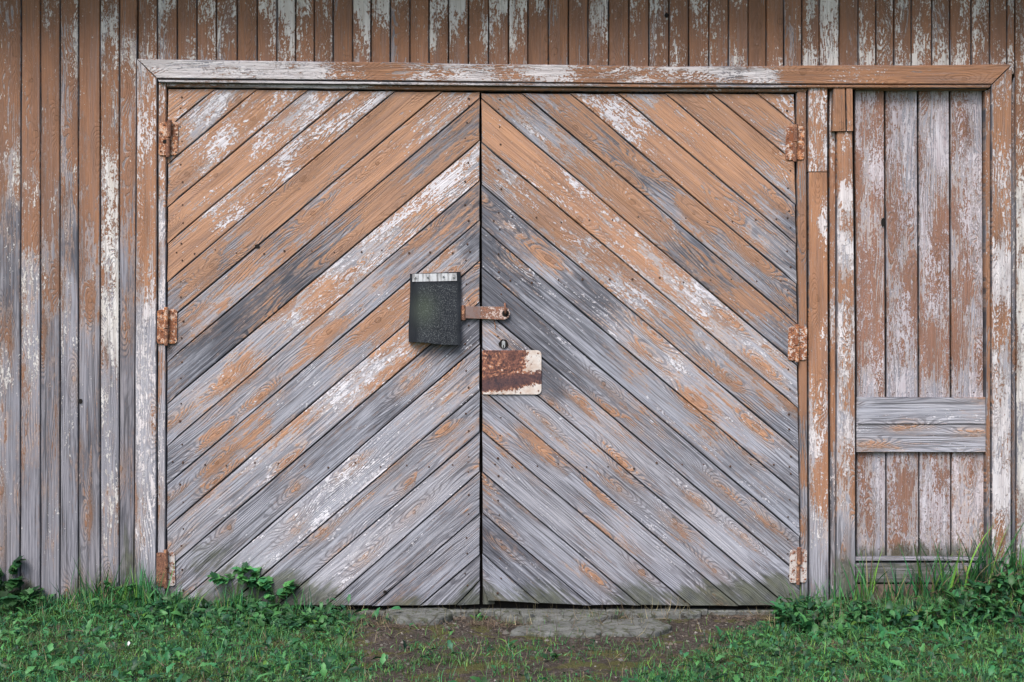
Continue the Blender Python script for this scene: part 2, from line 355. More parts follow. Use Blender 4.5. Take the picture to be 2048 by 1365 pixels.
# stepped mouldings under the head casing
plank('moulding', [(316, 159.5), (1340, 169.5), (1982, 170.5), (1978, 176), (1340, 175.5), (318, 165)], 0, -0.030, [(400, 160, 480), (700, 165, 380), (1100, 170, 470), (1300, 172, 730), (1500, 172, 540), (1900, 172, 820)], frame, thick=.05, ch=.002, gap=0, rnd=0, mat=TRIMW)
plank('head_board', [(333, 165.5), (1340, 177), (1618, 177.5), (1610, 184.5), (1340, 184), (960, 181.5), (334, 174.5)], 0, -0.012, [(400, 170, 650), (600, 172, 580), (800, 175, 850), (960, 178, 822), (1200, 180, 722), (1500, 181, 753)], frame, thick=.05, ch=.003, gap=0, rnd=0, mat=TRIMW)
plank('moulding', [(1712, 176.5), (1975, 176.5), (1972, 181), (1712, 180.5)], 0, 0.0, [(1800, 178, 822)], frame, thick=.03, ch=.0015, gap=0, rnd=0, mat=TRIMW)
# jambs
plank('jamb', [(316, 166), (333, 166), (331, 1212), (313.5, 1212)], 90, -0.012, [(325, 200, 642), (325, 350, 742), (322, 450, 262), (328, 500, 632), (325, 600, 262), (325, 750, 532), (325, 900, 153), (325, 1000, 142), (325, 1150, 14)], frame, thick=.05, moss=base_moss, rnd=0, mat=TRIMW)
plank('jamb', [(1592, 186), (1613.5, 177.5), (1617, 1190), (1602, 1215)], 90, -0.010, [(1603, 200, 832), (1603, 300, 831), (1604, 380, 635), (1604, 440, 802), (1604, 500, 406), (1604, 570, 613), (1605, 650, 604), (1605, 760, 813), (1606, 900, 315), (1608, 950, 822), (1608, 1000, 123), (1608, 1150, 13)], frame, thick=.05, moss=base_moss, rnd=0, mat=TRIMW)
plank('post_board', [(1615.5, 176.5), (1656, 176.5), (1656, 343.5), (1616, 343.5)], 90, -0.018, [(1630, 190, 740), (1650, 230, 760), (1630, 280, 840), (1648, 320, 770)], frame, thick=.05, rnd=0, mat=TRIMW)
plank('post_board', [(1617, 345), (1656, 345), (1659, 1205), (1618, 1205)], 90, -0.018, [(1635, 370, 900), (1652, 450, 580), (1630, 500, 910), (1635, 600, 900), (1650, 660, 850), (1630, 720, 920), (1640, 800, 551), (1630, 900, 472), (1650, 930, 920), (1645, 1000, 730), (1628, 1050, 252), (1640, 1150, 225), (1640, 1200, 105)], frame, thick=.05, moss=base_moss, rnd=0, mat=TRIMW)
plank('recess_strip', [(1657.5, 176.5), (1672, 176.5), (1673, 1205), (1660, 1205)], 90, 0.014, [(1665, 250, 664), (1665, 400, 832), (1665, 560, 741), (1665, 640, 570), (1665, 750, 832), (1665, 850, 733), (1665, 950, 244), (1665, 1100, 126)], frame, thick=.02, moss=base_moss, rnd=0, mat=TRIMW)
plank('post_board', [(1667, 177), (1690.5, 177), (1692.5, 262.5), (1664.5, 262.5)], 90, -0.024, [(1680, 220, 910)], frame, thick=.045, rnd=0, ch=.002, gap=.001, mat=TRIMW)
plank('post_board', [(1691.5, 177), (1706, 177), (1707, 262.5), (1693.5, 262.5)], 90, -0.024, [(1700, 220, 920), (1700, 260, 860)], frame, thick=.045, rnd=0, ch=.002, gap=.001, mat=TRIMW)
plank('post_board', [(1674, 264), (1706, 264), (1711.5, 700), (1712, 1195), (1671, 1195), (1674, 700)], 90, -0.014, [(1690, 290, 840), (1690, 340, 821), (1685, 390, 790), (1690, 440, 742), (1685, 500, 472), (1690, 560, 832), (1690, 640, 372), (1690, 720, 563), (1700, 800, 820), (1685, 850, 371), (1690, 930, 542), (1690, 1020, 441), (1690, 1080, 13), (1690, 1150, 13)], frame, thick=.045, moss=base_moss, rnd=0, mat=TRIMW)
plank('jamb', [(1970, 182), (1982, 177.5), (1982, 1200), (1973, 1200)], 90, -0.008, [(1976, 200, 852), (1976, 400, 742), (1976, 700, 812), (1976, 900, 534), (1976, 1050, 324)], frame, thick=.04, moss=base_moss, rnd=0, mat=TRIMW)

# ------------------------------------------------------------ fixed panel right of the door
panel = empty('side_panel', parent=barn)
XS_T = [1708.5, 1770, 1836, 1900, 1966]; XS_M = [1712, 1772, 1838, 1902, 1969]
UP = [[(1725, 185, 690), (1730, 230, 680), (1760, 260, 740), (1735, 320, 690), (1720, 330, 740), (1730, 420, 650), (1750, 480, 740), (1740, 560, 751), (1720, 650, 741), (1740, 720, 762), (1740, 785, 372)],
      [(1800, 190, 670), (1790, 240, 571), (1825, 240, 580), (1790, 330, 562), (1825, 300, 490), (1790, 400, 562), (1825, 450, 580), (1790, 500, 453), (1825, 560, 740), (1800, 620, 562), (1800, 700, 651), (1800, 785, 282)],
      [(1850, 200, 370), (1880, 220, 580), (1885, 300, 490), (1850, 340, 561), (1880, 380, 570), (1845, 440, 590), (1880, 460, 840), (1880, 530, 680), (1860, 570, 740), (1870, 620, 560), (1870, 680, 730), (1880, 740, 730), (1870, 785, 362)],
      [(1920, 190, 660), (1958, 210, 190), (1930, 260, 550), (1925, 330, 560), (1956, 330, 190), (1958, 430, 290), (1920, 430, 740), (1925, 500, 551), (1956, 520, 290), (1930, 570, 830), (1955, 640, 380), (1920, 680, 741), (1950, 740, 660), (1930, 785, 372)]]
LO = [[(1740, 915, 462), (1740, 960, 570), (1740, 1030, 461), (1740, 1090, 352)], [(1800, 915, 560), (1805, 960, 741), (1800, 1030, 650), (1800, 1090, 542)],
      [(1870, 915, 561), (1870, 960, 660), (1860, 1020, 571), (1870, 1090, 462)], [(1935, 915, 562), (1935, 960, 461), (1935, 1030, 561), (1935, 1090, 452)]]
for i in range(4):
    e = 0.8
    plank('plank', [(XS_T[i] + e, 179), (XS_T[i + 1] - e, 179), (XS_M[i + 1] - e, 797), (XS_M[i] + e, 797)], 90, 0.022, UP[i], panel, thick=.02, step=.05, mat=PANELW)
    plank('plank', [(XS_M[i] + e, 903), (XS_M[i + 1] + 1 - e, 903), (XS_M[i + 1] + 1 - e, 1120), (XS_M[i] + e, 1120)], 90, 0.022, LO[i], panel, thick=.02, step=.05, moss=lambda x, y: max(0, min(1, (y - 1070) / 40)), mat=PANELW)
plank('rail', [(1713, 795), (1972, 795), (1973, 905), (1713, 905)], 0, 0.004, [(1730, 805, 3), (1800, 800, 4), (1900, 815, 113), (1950, 830, 331), (1850, 835, 321), (1750, 840, 12), (1740, 860, 32), (1850, 862, 132), (1940, 868, 322), (1760, 884, 43), (1850, 886, 142), (1940, 882, 241), (1850, 901, 322), (1760, 901, 222)], panel, thick=.036, ch=.002, dep=.002, gap=.0002, rnd=0)
RAIL_CRACK = [(1716, 848.4), (1800, 847.6), (1880, 848.2), (1971, 847.6), (1971, 848.7), (1880, 849.4), (1800, 848.9), (1716, 849.4)]
plank('bottom_rail', [(1711, 1114), (1974, 1114), (1974, 1123), (1711, 1123)], 0, 0.0, [(1800, 1118, 153)], panel, thick=.04, moss=lambda x, y: .55, ch=.003, gap=0, mat=PANELW)
plank('bottom_rail', [(1711, 1125), (1974, 1125), (1974, 1168), (1711, 1168)], 0, 0.006, [(1750, 1135, 32), (1900, 1140, 34)], panel, thick=.04, moss=lambda x, y: .5 + .5 * min(1, max(0, (y - 1130) / 30)), ch=.006, dep=.008, gap=.0006, mat=PANELW)
box('footing', *[W(1709, 0)[0], W(1978, 0)[0]], 0.0, 0.05, -0.2, W(0, 1170)[2], plain('old_brick_footing', (0.16, 0.12, 0.10)), panel)

# ============================================================ DOOR LEAVES
LJ = [((333, 258), (430, 178)), ((333, 330), (515, 178)), ((333, 416), (617, 179)), ((333, 489), (704, 181)), ((333, 566), (790, 182)), ((333, 645), (884, 183)),
      ((333, 726), (958, 199)), ((333, 809), (958, 283)), ((333, 893), (958, 364)), ((333, 971), (958, 443)), ((333, 1057), (958, 524)), ((333, 1141), (958, 607)),
      ((354, 1211), (958, 691)), ((456, 1211), (958, 784)), ((556, 1211), (958, 867)), ((655, 1211), (958, 946)), ((746, 1211), (958, 1030)), ((842, 1211), (958, 1112)), ((914, 1211), (958, 1164))]
RJ = [((1514.6, 187), (1589, 248)), ((1423.6, 187), (1590, 325)), ((1330.5, 187), (1591, 409)), ((1236, 187), (1592, 488)), ((1140, 187), (1593, 568)), ((1044, 187), (1593, 647)),
      ((963, 199), (1594, 730)), ((963, 286), (1595, 815)), ((963, 370.6), (1596, 901)), ((963, 455), (1598, 992)), ((963, 536), (1599, 1073)), ((963, 615), (1600, 1150)),
      ((963, 698), (1573, 1211)), ((963, 779), (1474, 1211)), ((963, 862), (1379, 1211)), ((963, 944), (1281, 1212)), ((963, 1026), (1182, 1212)), ((963, 1107), (1081, 1210))]
LB = [
 [(360, 200, 750), (400, 190, 740)],
 [(345, 300, 623), (365, 280, 634), (400, 240, 561), (430, 215, 580), (470, 190, 640)],
 [(340, 370, 416), (375, 345, 634), (400, 320, 771), (440, 285, 780), (470, 270, 760), (520, 215, 830), (545, 225, 850), (565, 185, 840)],
 [(340, 450, 814), (400, 390, 831), (480, 330, 820), (510, 300, 760), (560, 270, 750), (640, 195, 672)],
 [(340, 530, 900), (410, 465, 920), (440, 425, 770), (480, 400, 670), (530, 350, 840), (565, 325, 770), (600, 290, 750), (640, 275, 780), (690, 225, 770), (740, 190, 770)],
 [(340, 600, 305), (380, 570, 616), (410, 530, 803), (450, 520, 506), (500, 470, 713), (560, 420, 712), (620, 380, 820), (700, 300, 810), (770, 240, 810), (840, 190, 822)],
 [(340, 680, 115), (400, 630, 413), (460, 590, 524), (520, 540, 623), (570, 490, 506), (640, 430, 514), (700, 380, 822), (760, 330, 830), (820, 260, 841), (870, 225, 661), (910, 205, 663)],
 [(340, 760, 124), (400, 720, 26), (460, 650, 118), (520, 610, 318), (570, 570, 218), (620, 520, 417), (680, 480, 515), (720, 430, 812), (780, 380, 715), (830, 330, 517), (880, 300, 416), (940, 245, 517)],
 [(340, 850, 323), (390, 820, 532), (430, 780, 441), (480, 740, 631), (540, 690, 331), (600, 640, 550), (645, 600, 750), (700, 550, 461), (770, 490, 570), (830, 430, 750), (880, 390, 780), (920, 350, 670), (950, 310, 462)],
 [(340, 930, 115), (380, 900, 224), (430, 850, 612), (490, 810, 532), (560, 750, 411), (620, 690, 630), (680, 640, 532), (740, 600, 332), (800, 530, 214), (850, 490, 415), (900, 440, 418), (950, 400, 419)],
 [(340, 1010, 413), (380, 990, 224), (430, 940, 611), (480, 900, 712), (520, 850, 813), (570, 820, 221), (620, 770, 242), (700, 700, 531), (760, 650, 840), (800, 615, 830), (860, 545, 433), (890, 530, 554), (940, 490, 127)],
 [(340, 1090, 313), (410, 1030, 621), (450, 1000, 521), (520, 950, 350), (570, 910, 650), (620, 850, 720), (680, 800, 560), (740, 740, 570), (800, 690, 750), (840, 640, 413), (900, 600, 327), (940, 570, 326)],
 [(345, 1170, 13), (430, 1100, 13), (530, 1010, 114), (600, 970, 423), (650, 920, 115), (720, 860, 214), (780, 810, 117), (830, 750, 533), (860, 740, 424), (900, 680, 17), (940, 650, 16)],
 [(380, 1200, 114), (470, 1130, 231), (510, 1110, 241), (560, 1050, 50), (640, 990, 160), (700, 940, 270), (760, 880, 152), (800, 850, 332), (870, 790, 531), (920, 740, 423), (945, 715, 314)],
 [(480, 1200, 13), (560, 1130, 31), (620, 1095, 321), (660, 1050, 41), (740, 1000, 531), (800, 920, 214), (850, 890, 214), (900, 870, 613), (940, 800, 125)],
 [(580, 1200, 15), (680, 1120, 41), (740, 1090, 241), (800, 1020, 32), (850, 980, 133), (900, 920, 414), (940, 890, 314)],
 [(680, 1190, 15), (760, 1150, 313), (800, 1090, 14), (860, 1050, 23), (900, 1020, 316), (925, 1005, 811), (950, 970, 413)],
 [(780, 1180, 104), (860, 1120, 13), (940, 1060, 12)],
 [(860, 1190, 6), (900, 1160, 105), (940, 1130, 106)],
 [(945, 1190, 114)]]
RB = [
 [(1550, 200, 742)],
 [(1440, 195, 822), (1500, 230, 820), (1540, 260, 820), (1580, 295, 553)],
 [(1370, 200, 733), (1430, 235, 813), (1480, 280, 821), (1540, 320, 732), (1565, 350, 741), (1590, 390, 427)],
 [(1290, 195, 434), (1330, 220, 821), (1400, 290, 821), (1430, 310, 731), (1460, 340, 812), (1500, 370, 615), (1540, 410, 515), (1590, 450, 218)],
 [(1190, 195, 660), (1250, 225, 780), (1270, 260, 760), (1310, 290, 850), (1370, 340, 910), (1430, 400, 722), (1470, 440, 513), (1520, 480, 535), (1590, 530, 226)],
 [(1090, 190, 514), (1140, 230, 624), (1180, 280, 515), (1240, 320, 617), (1290, 350, 438), (1340, 400, 515), (1390, 430, 823), (1440, 480, 426), (1480, 500, 533), (1540, 560, 426), (1590, 610, 216)],
 [(985, 190, 437), (1010, 195, 723), (1040, 240, 437), (1060, 260, 555), (1110, 300, 534), (1180, 350, 535), (1220, 400, 733), (1260, 430, 921), (1300, 460, 745), (1350, 520, 318), (1400, 550, 428), (1450, 580, 418), (1497, 608, 815), (1540, 650, 416), (1590, 700, 215)],
 [(980, 240, 821), (1020, 270, 910), (1060, 310, 830), (1110, 350, 751), (1160, 390, 661), (1220, 450, 650), (1290, 500, 641), (1350, 550, 550), (1400, 600, 461), (1450, 640, 541), (1500, 690, 461), (1550, 740, 543), (1590, 770, 224)],
 [(975, 330, 546), (1020, 360, 535), (1060, 400, 645), (1100, 430, 723), (1150, 480, 741), (1190, 520, 643), (1250, 560, 562), (1290, 590, 652), (1360, 650, 732), (1420, 700, 542), (1470, 750, 534), (1530, 790, 613), (1590, 850, 225)],
 [(975, 420, 119), (1010, 440, 247), (1060, 490, 316), (1100, 530, 524), (1150, 570, 227), (1200, 600, 138), (1240, 640, 355), (1290, 690, 332), (1340, 720, 252), (1400, 760, 532), (1440, 810, 623), (1490, 840, 334), (1530, 880, 524), (1590, 940, 115)],
 [(975, 500, 28), (1010, 520, 348), (1060, 570, 136), (1110, 610, 25), (1150, 640, 23), (1200, 690, 24), (1250, 730, 324), (1285, 755, 622), (1330, 800, 233), (1380, 840, 432), (1430, 870, 633), (1480, 920, 225), (1530, 960, 432), (1590, 1020, 124)],
 [(975, 580, 9), (1010, 600, 18), (1060, 650, 27), (1110, 680, 26), (1160, 720, 25), (1200, 760, 24), (1265, 800, 713), (1320, 840, 433), (1350, 860, 522), (1400, 910, 24), (1450, 950, 33), (1500, 990, 432), (1590, 1070, 114)],
 [(980, 660, 323), (1010, 680, 335), (1060, 720, 18), (1110, 770, 18), (1150, 800, 223), (1200, 830, 532), (1280, 900, 423), (1330, 940, 124), (1380, 980, 35), (1420, 1010, 532), (1480, 1060, 42), (1560, 1140, 114)],
 [(1000, 750, 115), (1110, 850, 342), (1170, 890, 531), (1250, 960, 25), (1330, 1020, 32), (1380, 1060, 422), (1420, 1110, 22), (1500, 1190, 15)],
 [(980, 820, 115), (1020, 860, 613), (1060, 890, 425), (1120, 950, 14), (1200, 1010, 413), (1245, 1055, 622), (1320, 1120, 23), (1430, 1190, 15)],
 [(975, 895, 424), (1020, 940, 533), (1060, 960, 32), (1120, 1030, 33), (1170, 1060, 422), (1210, 1095, 22), (1280, 1160, 114), (1330, 1200, 5)],
 [(975, 980, 614), (1020, 1010, 25), (1060, 1050, 34), (1120, 1090, 32), (1170, 1140, 522), (1230, 1195, 4)],
 [(975, 1060, 107), (1030, 1090, 16), (1070, 1130, 25), (1130, 1190, 5)],
 [(975, 1140, 135), (1010, 1170, 232), (1040, 1200, 22)]]
def isect_poly(quad, A, B):
    """clip quad (px, convex) to the band between joint lines A (above) and B (below)"""
    def clip(poly, P0, P1, keep_below):
        out = []
        def side(p):
            t = (p[0] - P0[0]) / (P1[0] - P0[0]); yl = P0[1] + t * (P1[1] - P0[1])
            return (p[1] - yl) if keep_below else (yl - p[1])
        for i in range(len(poly)):
            a, b = poly[i], poly[(i + 1) % len(poly)]; sa, sb = side(a), side(b)
            if sa >= 0: out.append(a)
            if sa * sb < 0:
                t = sa / (sa - sb); out.append((a[0] + t * (b[0] - a[0]), a[1] + t * (b[1] - a[1])))
        return out
    p = list(quad)
    if A: p = clip(p, *A, True)
    if B: p = clip(p, *B, False)
    return p
def leaf(root, quad, joints, wear, ang, mirror):
    n = len(joints)
    polys = []
    for k in range(n + 1):
        A = joints[k - 1] if k > 0 else None; B = joints[k] if k < n else None
        poly = isect_poly(quad, A, B)
        J = [j for j in (A, B) if j]
        sl = np.mean([(j[1][1] - j[0][1]) / (j[1][0] - j[0][0]) for j in J]); a = -math.degrees(math.atan(sl))
        polys.append((poly, a))
        st = wear[k]
        plank('plank', poly, a, 0.0, st, root, moss=base_moss, thick=.024, rnd=.0016)
    return polys
def strip_band(name, poly, y, thick, parent, st): return plank(name, poly, 90, y, st, parent, thick=thick, rnd=0, moss=base_moss)
left = empty('barn_door', W(646, 1212)); right = empty('barn_door', W(1280, 1212))
tag(left, 'left leaf of the barn double door, its diagonal boards rising to the middle, brown paint flaking to grey', 'door', 'two leaves of the barn double door')
tag(right, 'right leaf of the barn double door, its diagonal boards falling away from the middle, with rusty lock plate', 'door', 'two leaves of the barn double door')
LQ = [(335.5, 177.5), (959.3, 184.5), (959.8, 1210), (850, 1212.5), (333, 1212)]
RQ = [(962.8, 187), (1588.5, 188), (1601, 1190), (1600, 1212), (1400, 1213), (1240, 1211), (1180, 1212), (1060, 1207), (1010, 1204), (975, 1203), (965, 1172)]
lp = empty('lay', parent=None); COL.objects.unlink(lp)
def build_leaf(root, *a):
    before = set(COL.objects); polys = leaf(None, *a)
    for o in [o for o in COL.objects if o not in before]: adopt(root, o)
    return polys
LP = build_leaf(left, LQ, LJ, LB, 40, False)
RP = build_leaf(right, RQ, RJ, RB, -40, True)
# battens behind the boards, one showing where a corner has rotted away
o = plank('batten', [(964.5, 1150), (990, 1150), (990, 1209), (964.5, 1209)], 90, 0.026, [(975, 1190, 15)], None, thick=.02, rnd=0, moss=base_moss); adopt(left, o)
o = plank('batten', [(976, 1178), (1100, 1178), (1100, 1206), (976, 1203)], 0, 0.0265, [(1000, 1190, 23)], None, thick=.02, rnd=0, moss=base_moss); adopt(right, o)

def cyl(cx, cz, y0, y1, r, n=8, dome=0.0):
    v, f = [], []
    for yy, rr in ((y1, r), (y0, r * .72)):
        for k in range(n):
            a = 2 * math.pi * k / n; v.append((cx + rr * math.cos(a), yy, cz + rr * math.sin(a)))
    v.append((cx, y0 - dome, cz))
    for k in range(n):
        j = (k + 1) % n; f.append((k, j, n + j, n + k)); f.append((n + k, n + j, 2 * n))
    return v, f
def merge(parts):
    V, F = [], []
    for v, f in parts:
        b = len(V); V += list(v); F += [tuple(i + b for i in q) for q in f]
    return V, F
def nails(root, pts, r=.0056):
    parts = []
    for (x, y) in pts:
        a = W(x, y, 0); parts.append(cyl(a[0], a[2], -.0022, .004, r * random.uniform(.75, 1.15), 7, .0008))
    v, f = merge(parts); o = link('nail', v, f, NAILM); adopt(root, o); o['kind'] = 'stuff'; return o
def pip(poly, x, y):
    c = False; n = len(poly)
    for i in range(n):
        a, b = poly[i], poly[i - 1]
        if (a[1] > y) != (b[1] > y) and x < (b[0] - a[0]) * (y - a[1]) / (b[1] - a[1]) + a[0]: c = not c
    return c
def nail_points(polys, cols, rows, slope):
    pts = []
    for poly, a in polys:
        ys = [p[1] for p in poly]; xs = [p[0] for p in poly]
        for cx in cols:
            for fr in (.3, .72):
                # span of the board at this column
                yy = [y for y in range(int(min(ys)), int(max(ys))) if pip(poly, cx, y)]
                if len(yy) > 25: pts.append((cx + random.uniform(-4, 4), yy[0] + fr * (yy[-1] - yy[0]) + random.uniform(-3, 3)))
        for ry in rows:
            xx = [x for x in range(int(min(xs)), int(max(xs))) if pip(poly, x, ry)]
            if len(xx) > 30:
                for fr in (.28, .74): pts.append((xx[0] + fr * (xx[-1] - xx[0]) + random.uniform(-3, 3), ry + random.uniform(-6, 6)))
    return pts
NL = nail_points(LP, (363, 934), (505, 930), 1); NR = nail_points(RP, (999, 1578), (440, 560, 932), -1)
nails(left, NL); nails(right, NR)
nails(panel, [(x + dx, y) for x in (1712, 1772, 1838, 1902) for dx, y in ((17, 786), (46, 786), (17, 916), (46, 916), (17, 1100), (46, 1099))], .003)
nails(frame, [(340 + i * 148 + random.uniform(-20, 20), 150 + min(10, i)) for i in range(11)] + [(303, 190 + i * 190) for i in range(5)], .0035)

# ------------------------------------------------------------ plates, hinges, hasp
def rrect(x0, y0, x1, y1, r, rl=None):
    pts = []
    rl = r if rl is None else rl
    for cx, cy, a0, rr in ((x1 - r, y0 + r, -90, r), (x1 - r, y1 - r, 0, r), (x0 + rl, y1 - rl, 90, rl), (x0 + rl, y0 + rl, 180, rl)):
        for k in range(5):
            a = math.radians(a0 + k * 22.5); pts.append((cx + rr * math.cos(a), cy + rr * math.sin(a)))
    return pts
def prism(pts, y0, y1, ch=0.0008):
    """pts in px; y0 front, y1 back"""
    c = np.mean(pts, axis=0); n = len(pts); v = []
    for yy, k in ((y1, 0), (y0 + ch, 0), (y0, ch)):
        for p in pts:
            q = np.array(W(p[0], p[1], yy)); d = np.array(W(c[0], c[1], yy)) - q; d = d / (np.linalg.norm(d) + 1e-9)
            v.append(tuple(q + d * k))
    f = []
    for L in (0, 1):
        for i in range(n):
            j = (i + 1) % n; f.append((L * n + i, L * n + j, (L + 1) * n + j, (L + 1) * n + i))
    f.append(tuple(2 * n + i for i in range(n))); f.append(tuple(range(n))[::-1])
    return v, f
def fixn(o):
    import bmesh
    bm = bmesh.new(); bm.from_mesh(o.data); bmesh.ops.recalc_face_normals(bm, faces=bm.faces); bm.to_mesh(o.data); bm.free(); return o
def vcyl(px, py0, py1, y, r, n=10):
    v, f = [], []
    a0, a1 = W(px, py0, y), W(px, py1, y)
    for (cx, _, cz), rr in ((a0, r * .8), ((a0[0], 0, a0[2] - .0015), r), ((a1[0], 0, a1[2] + .0015), r), (a1, r * .8)):
        for k in range(n):
            a = 2 * math.pi * k / n; v.append((cx + rr * math.cos(a), y + rr * math.sin(a), cz))
    for L in range(3):
        for k in range(n):
            j = (k + 1) % n; f.append((L * n + k, L * n + j, (L + 1) * n + j, (L + 1) * n + k))
    f.append(tuple(range(n))); f.append(tuple(3 * n + k for k in range(n)))
    return v, f
def hinge(root, xc, y0, y1, wl, wr, tilt, m1, m2, m3, jl, label, flip=False, hole=False):
    h = empty('hinge', parent=None); COL.objects.unlink(h); COL.objects.link(h)
    h.location = W(xc, (y0 + y1) / 2, -.012); adopt(root, h); h['label'] = label
    def add(name, vf, m):
        o = fixn(link(name, *vf, m)); adopt(h, o); return o
    ya = -.018 if jl else -.007; yb = -.007 if jl else -.016
    add('plate', prism(rrect(xc - wl, y0 + 3, xc - 1, y1, 6), ya, ya + .006, .0016), m1)
    add('plate', prism(rrect(xc + 2, y0 + 2, xc + wr, y1 - 1, 6), yb, yb + .006, .0016), m2)
    ym = (y0 + y1) / 2 + (4 if flip else -2)
    add('knuckle', vcyl(xc + (1 if not flip else -1), y0 - 2, ym, -.020, .0100), m2 if flip else m3)
    add('knuckle', vcyl(xc, ym + 1.5, y1 + 3, -.020, .0088), m3)
    for sx, yy in ((-wl * .62, ya), (wr * .66, yb)):
        for k, fy in enumerate((.12, .37, .63, .88)):
            q = W(xc + sx + (3 if k % 2 else -2) * (1 if sx > 0 else -1), y0 + fy * (y1 - y0), yy)
            if hole and sx < 0 and k == 2:
                add('screw_hole', cyl(q[0] + .006, q[2] + .005, yy - .0008, yy + .002, .012, 12), DARK)
            else: add('screw', cyl(q[0], q[2], yy - .0026, yy + .001, .0052, 8, .0008), m3)
    h.rotation_euler = (0, math.radians(tilt), 0)
    return h
hinge(left, 337, 242, 312, 19, 19, 2, RUST_ORANGE, RUST_ORANGE, RUST_DARK, True, 'orange painted hinge with a missing screw at the top of the left leaf', hole=True)
hinge(left, 333, 617, 689, 19, 21, 1, RUST_ORANGE, RUST_ORANGE, RUST_DARK, True, 'orange painted hinge halfway down the left leaf', flip=True)
hinge(left, 331, 1102, 1174, 19, 19, -1, RUST_DARK, RUST_LOW, RUST_DARK, True, 'rusty white hinge low on the left leaf above the grass')
hinge(right, 1590, 251, 321, 19, 19, 1, RUST_WHITE, RUST_ORANGE, RUST_DARK, False, 'rusty hinge at the top of the right leaf')
hinge(right, 1595, 651, 722, 19, 19, 1, RUST_WHITE, RUST_WHITE, RUST_ORANGE, False, 'whitish hinge halfway down the right leaf', flip=True)
hinge(right, 1597, 1097, 1167, 18, 17, 1, RUST_LOW, RUST_LOW, RUST_DARK, False, 'rust covered hinge at the bottom of the right leaf')

# hasp, pivoting on the left leaf and reaching over a staple in the right one
HASPM = rust_mat('hasp_rust', (0.50, 0.40, 0.36), 0.42, (0.05, 0.03, 0.027), (0.27, 0.13, 0.085))
HASPD = rust_mat('hasp_rust_dark', (0.17, 0.12, 0.11), 0.55, (0.05, 0.035, 0.032), (0.2, 0.12, 0.1))
hasp = empty('hasp'); hasp.location = W(930, 626, -.01); adopt(left, hasp); hasp['label'] = 'rusty hasp strap closing over a staple'
def addto(root, name, vf, m, label=None):
    o = fixn(link(name, *vf, m)); adopt(root, o)
    if label: o['label'] = label
    return o
addto(hasp, 'strap', prism([(931, 613), (961, 613.5), (961, 638), (931, 637)], -.016, -.011), HASPD)
addto(hasp, 'strap', prism([(961.3, 613.5), (1010, 614), (1017, 618), (1020.5, 627), (1017, 636), (1009, 640), (961.3, 638)], -.0175, -.0125), HASPM)
addto(hasp, 'knuckle', vcyl(927, 611, 641, -.013, .009), RUST_DARK)
addto(hasp, 'base_plate', prism([(880, 612), (928, 612), (928, 640), (880, 640)], -.006, -.001), RUST_DARK)
# staple: bent rod standing out of the right leaf
def rod(path, r, n=8):
    v, f = [], []
    P = [Vector(p) for p in path]
    for i, p in enumerate(P):
        t = (P[min(i + 1, len(P) - 1)] - P[max(i - 1, 0)]).normalized()
        a = t.orthogonal().normalized(); b = t.cross(a)
        if i == 0: ref = a
        a = (ref - t * ref.dot(t)).normalized(); ref = a; b = t.cross(a)
        for k in range(n):
            w = 2 * math.pi * k / n; q = p + (a * math.cos(w) + b * math.sin(w)) * (r(i / (len(P) - 1)) if callable(r) else r); v.append(tuple(q))
    for i in range(len(P) - 1):
        for k in range(n):
            j = (k + 1) % n; f.append((i * n + k, i * n + j, (i + 1) * n + j, (i + 1) * n + k))
    f.append(tuple(range(n))); f.append(tuple((len(P) - 1) * n + k for k in range(n)))
    return v, f
sa = W(1010, 608, 0); sb = W(1011, 628, 0)
addto(right, 'staple', rod([(sa[0], .004, sa[2]), (sa[0], -.02, sa[2]), (sa[0], -.034, sa[2] - .006), (sb[0], -.038, (sa[2] + sb[2]) / 2), (sb[0], -.034, sb[2] + .006), (sb[0], -.02, sb[2]), (sb[0], .004, sb[2])], .0042), RUST_DARK)
addto(right, 'slot', prism(rrect(1004, 621, 1018, 634, 6), -.0183, -.0178, .0002), DARK)
addto(right, 'hook', rod([W(988, 640, -.004), W(990, 650, -.009), W(991, 658, -.004)], .0022, 6), RUST_DARK)

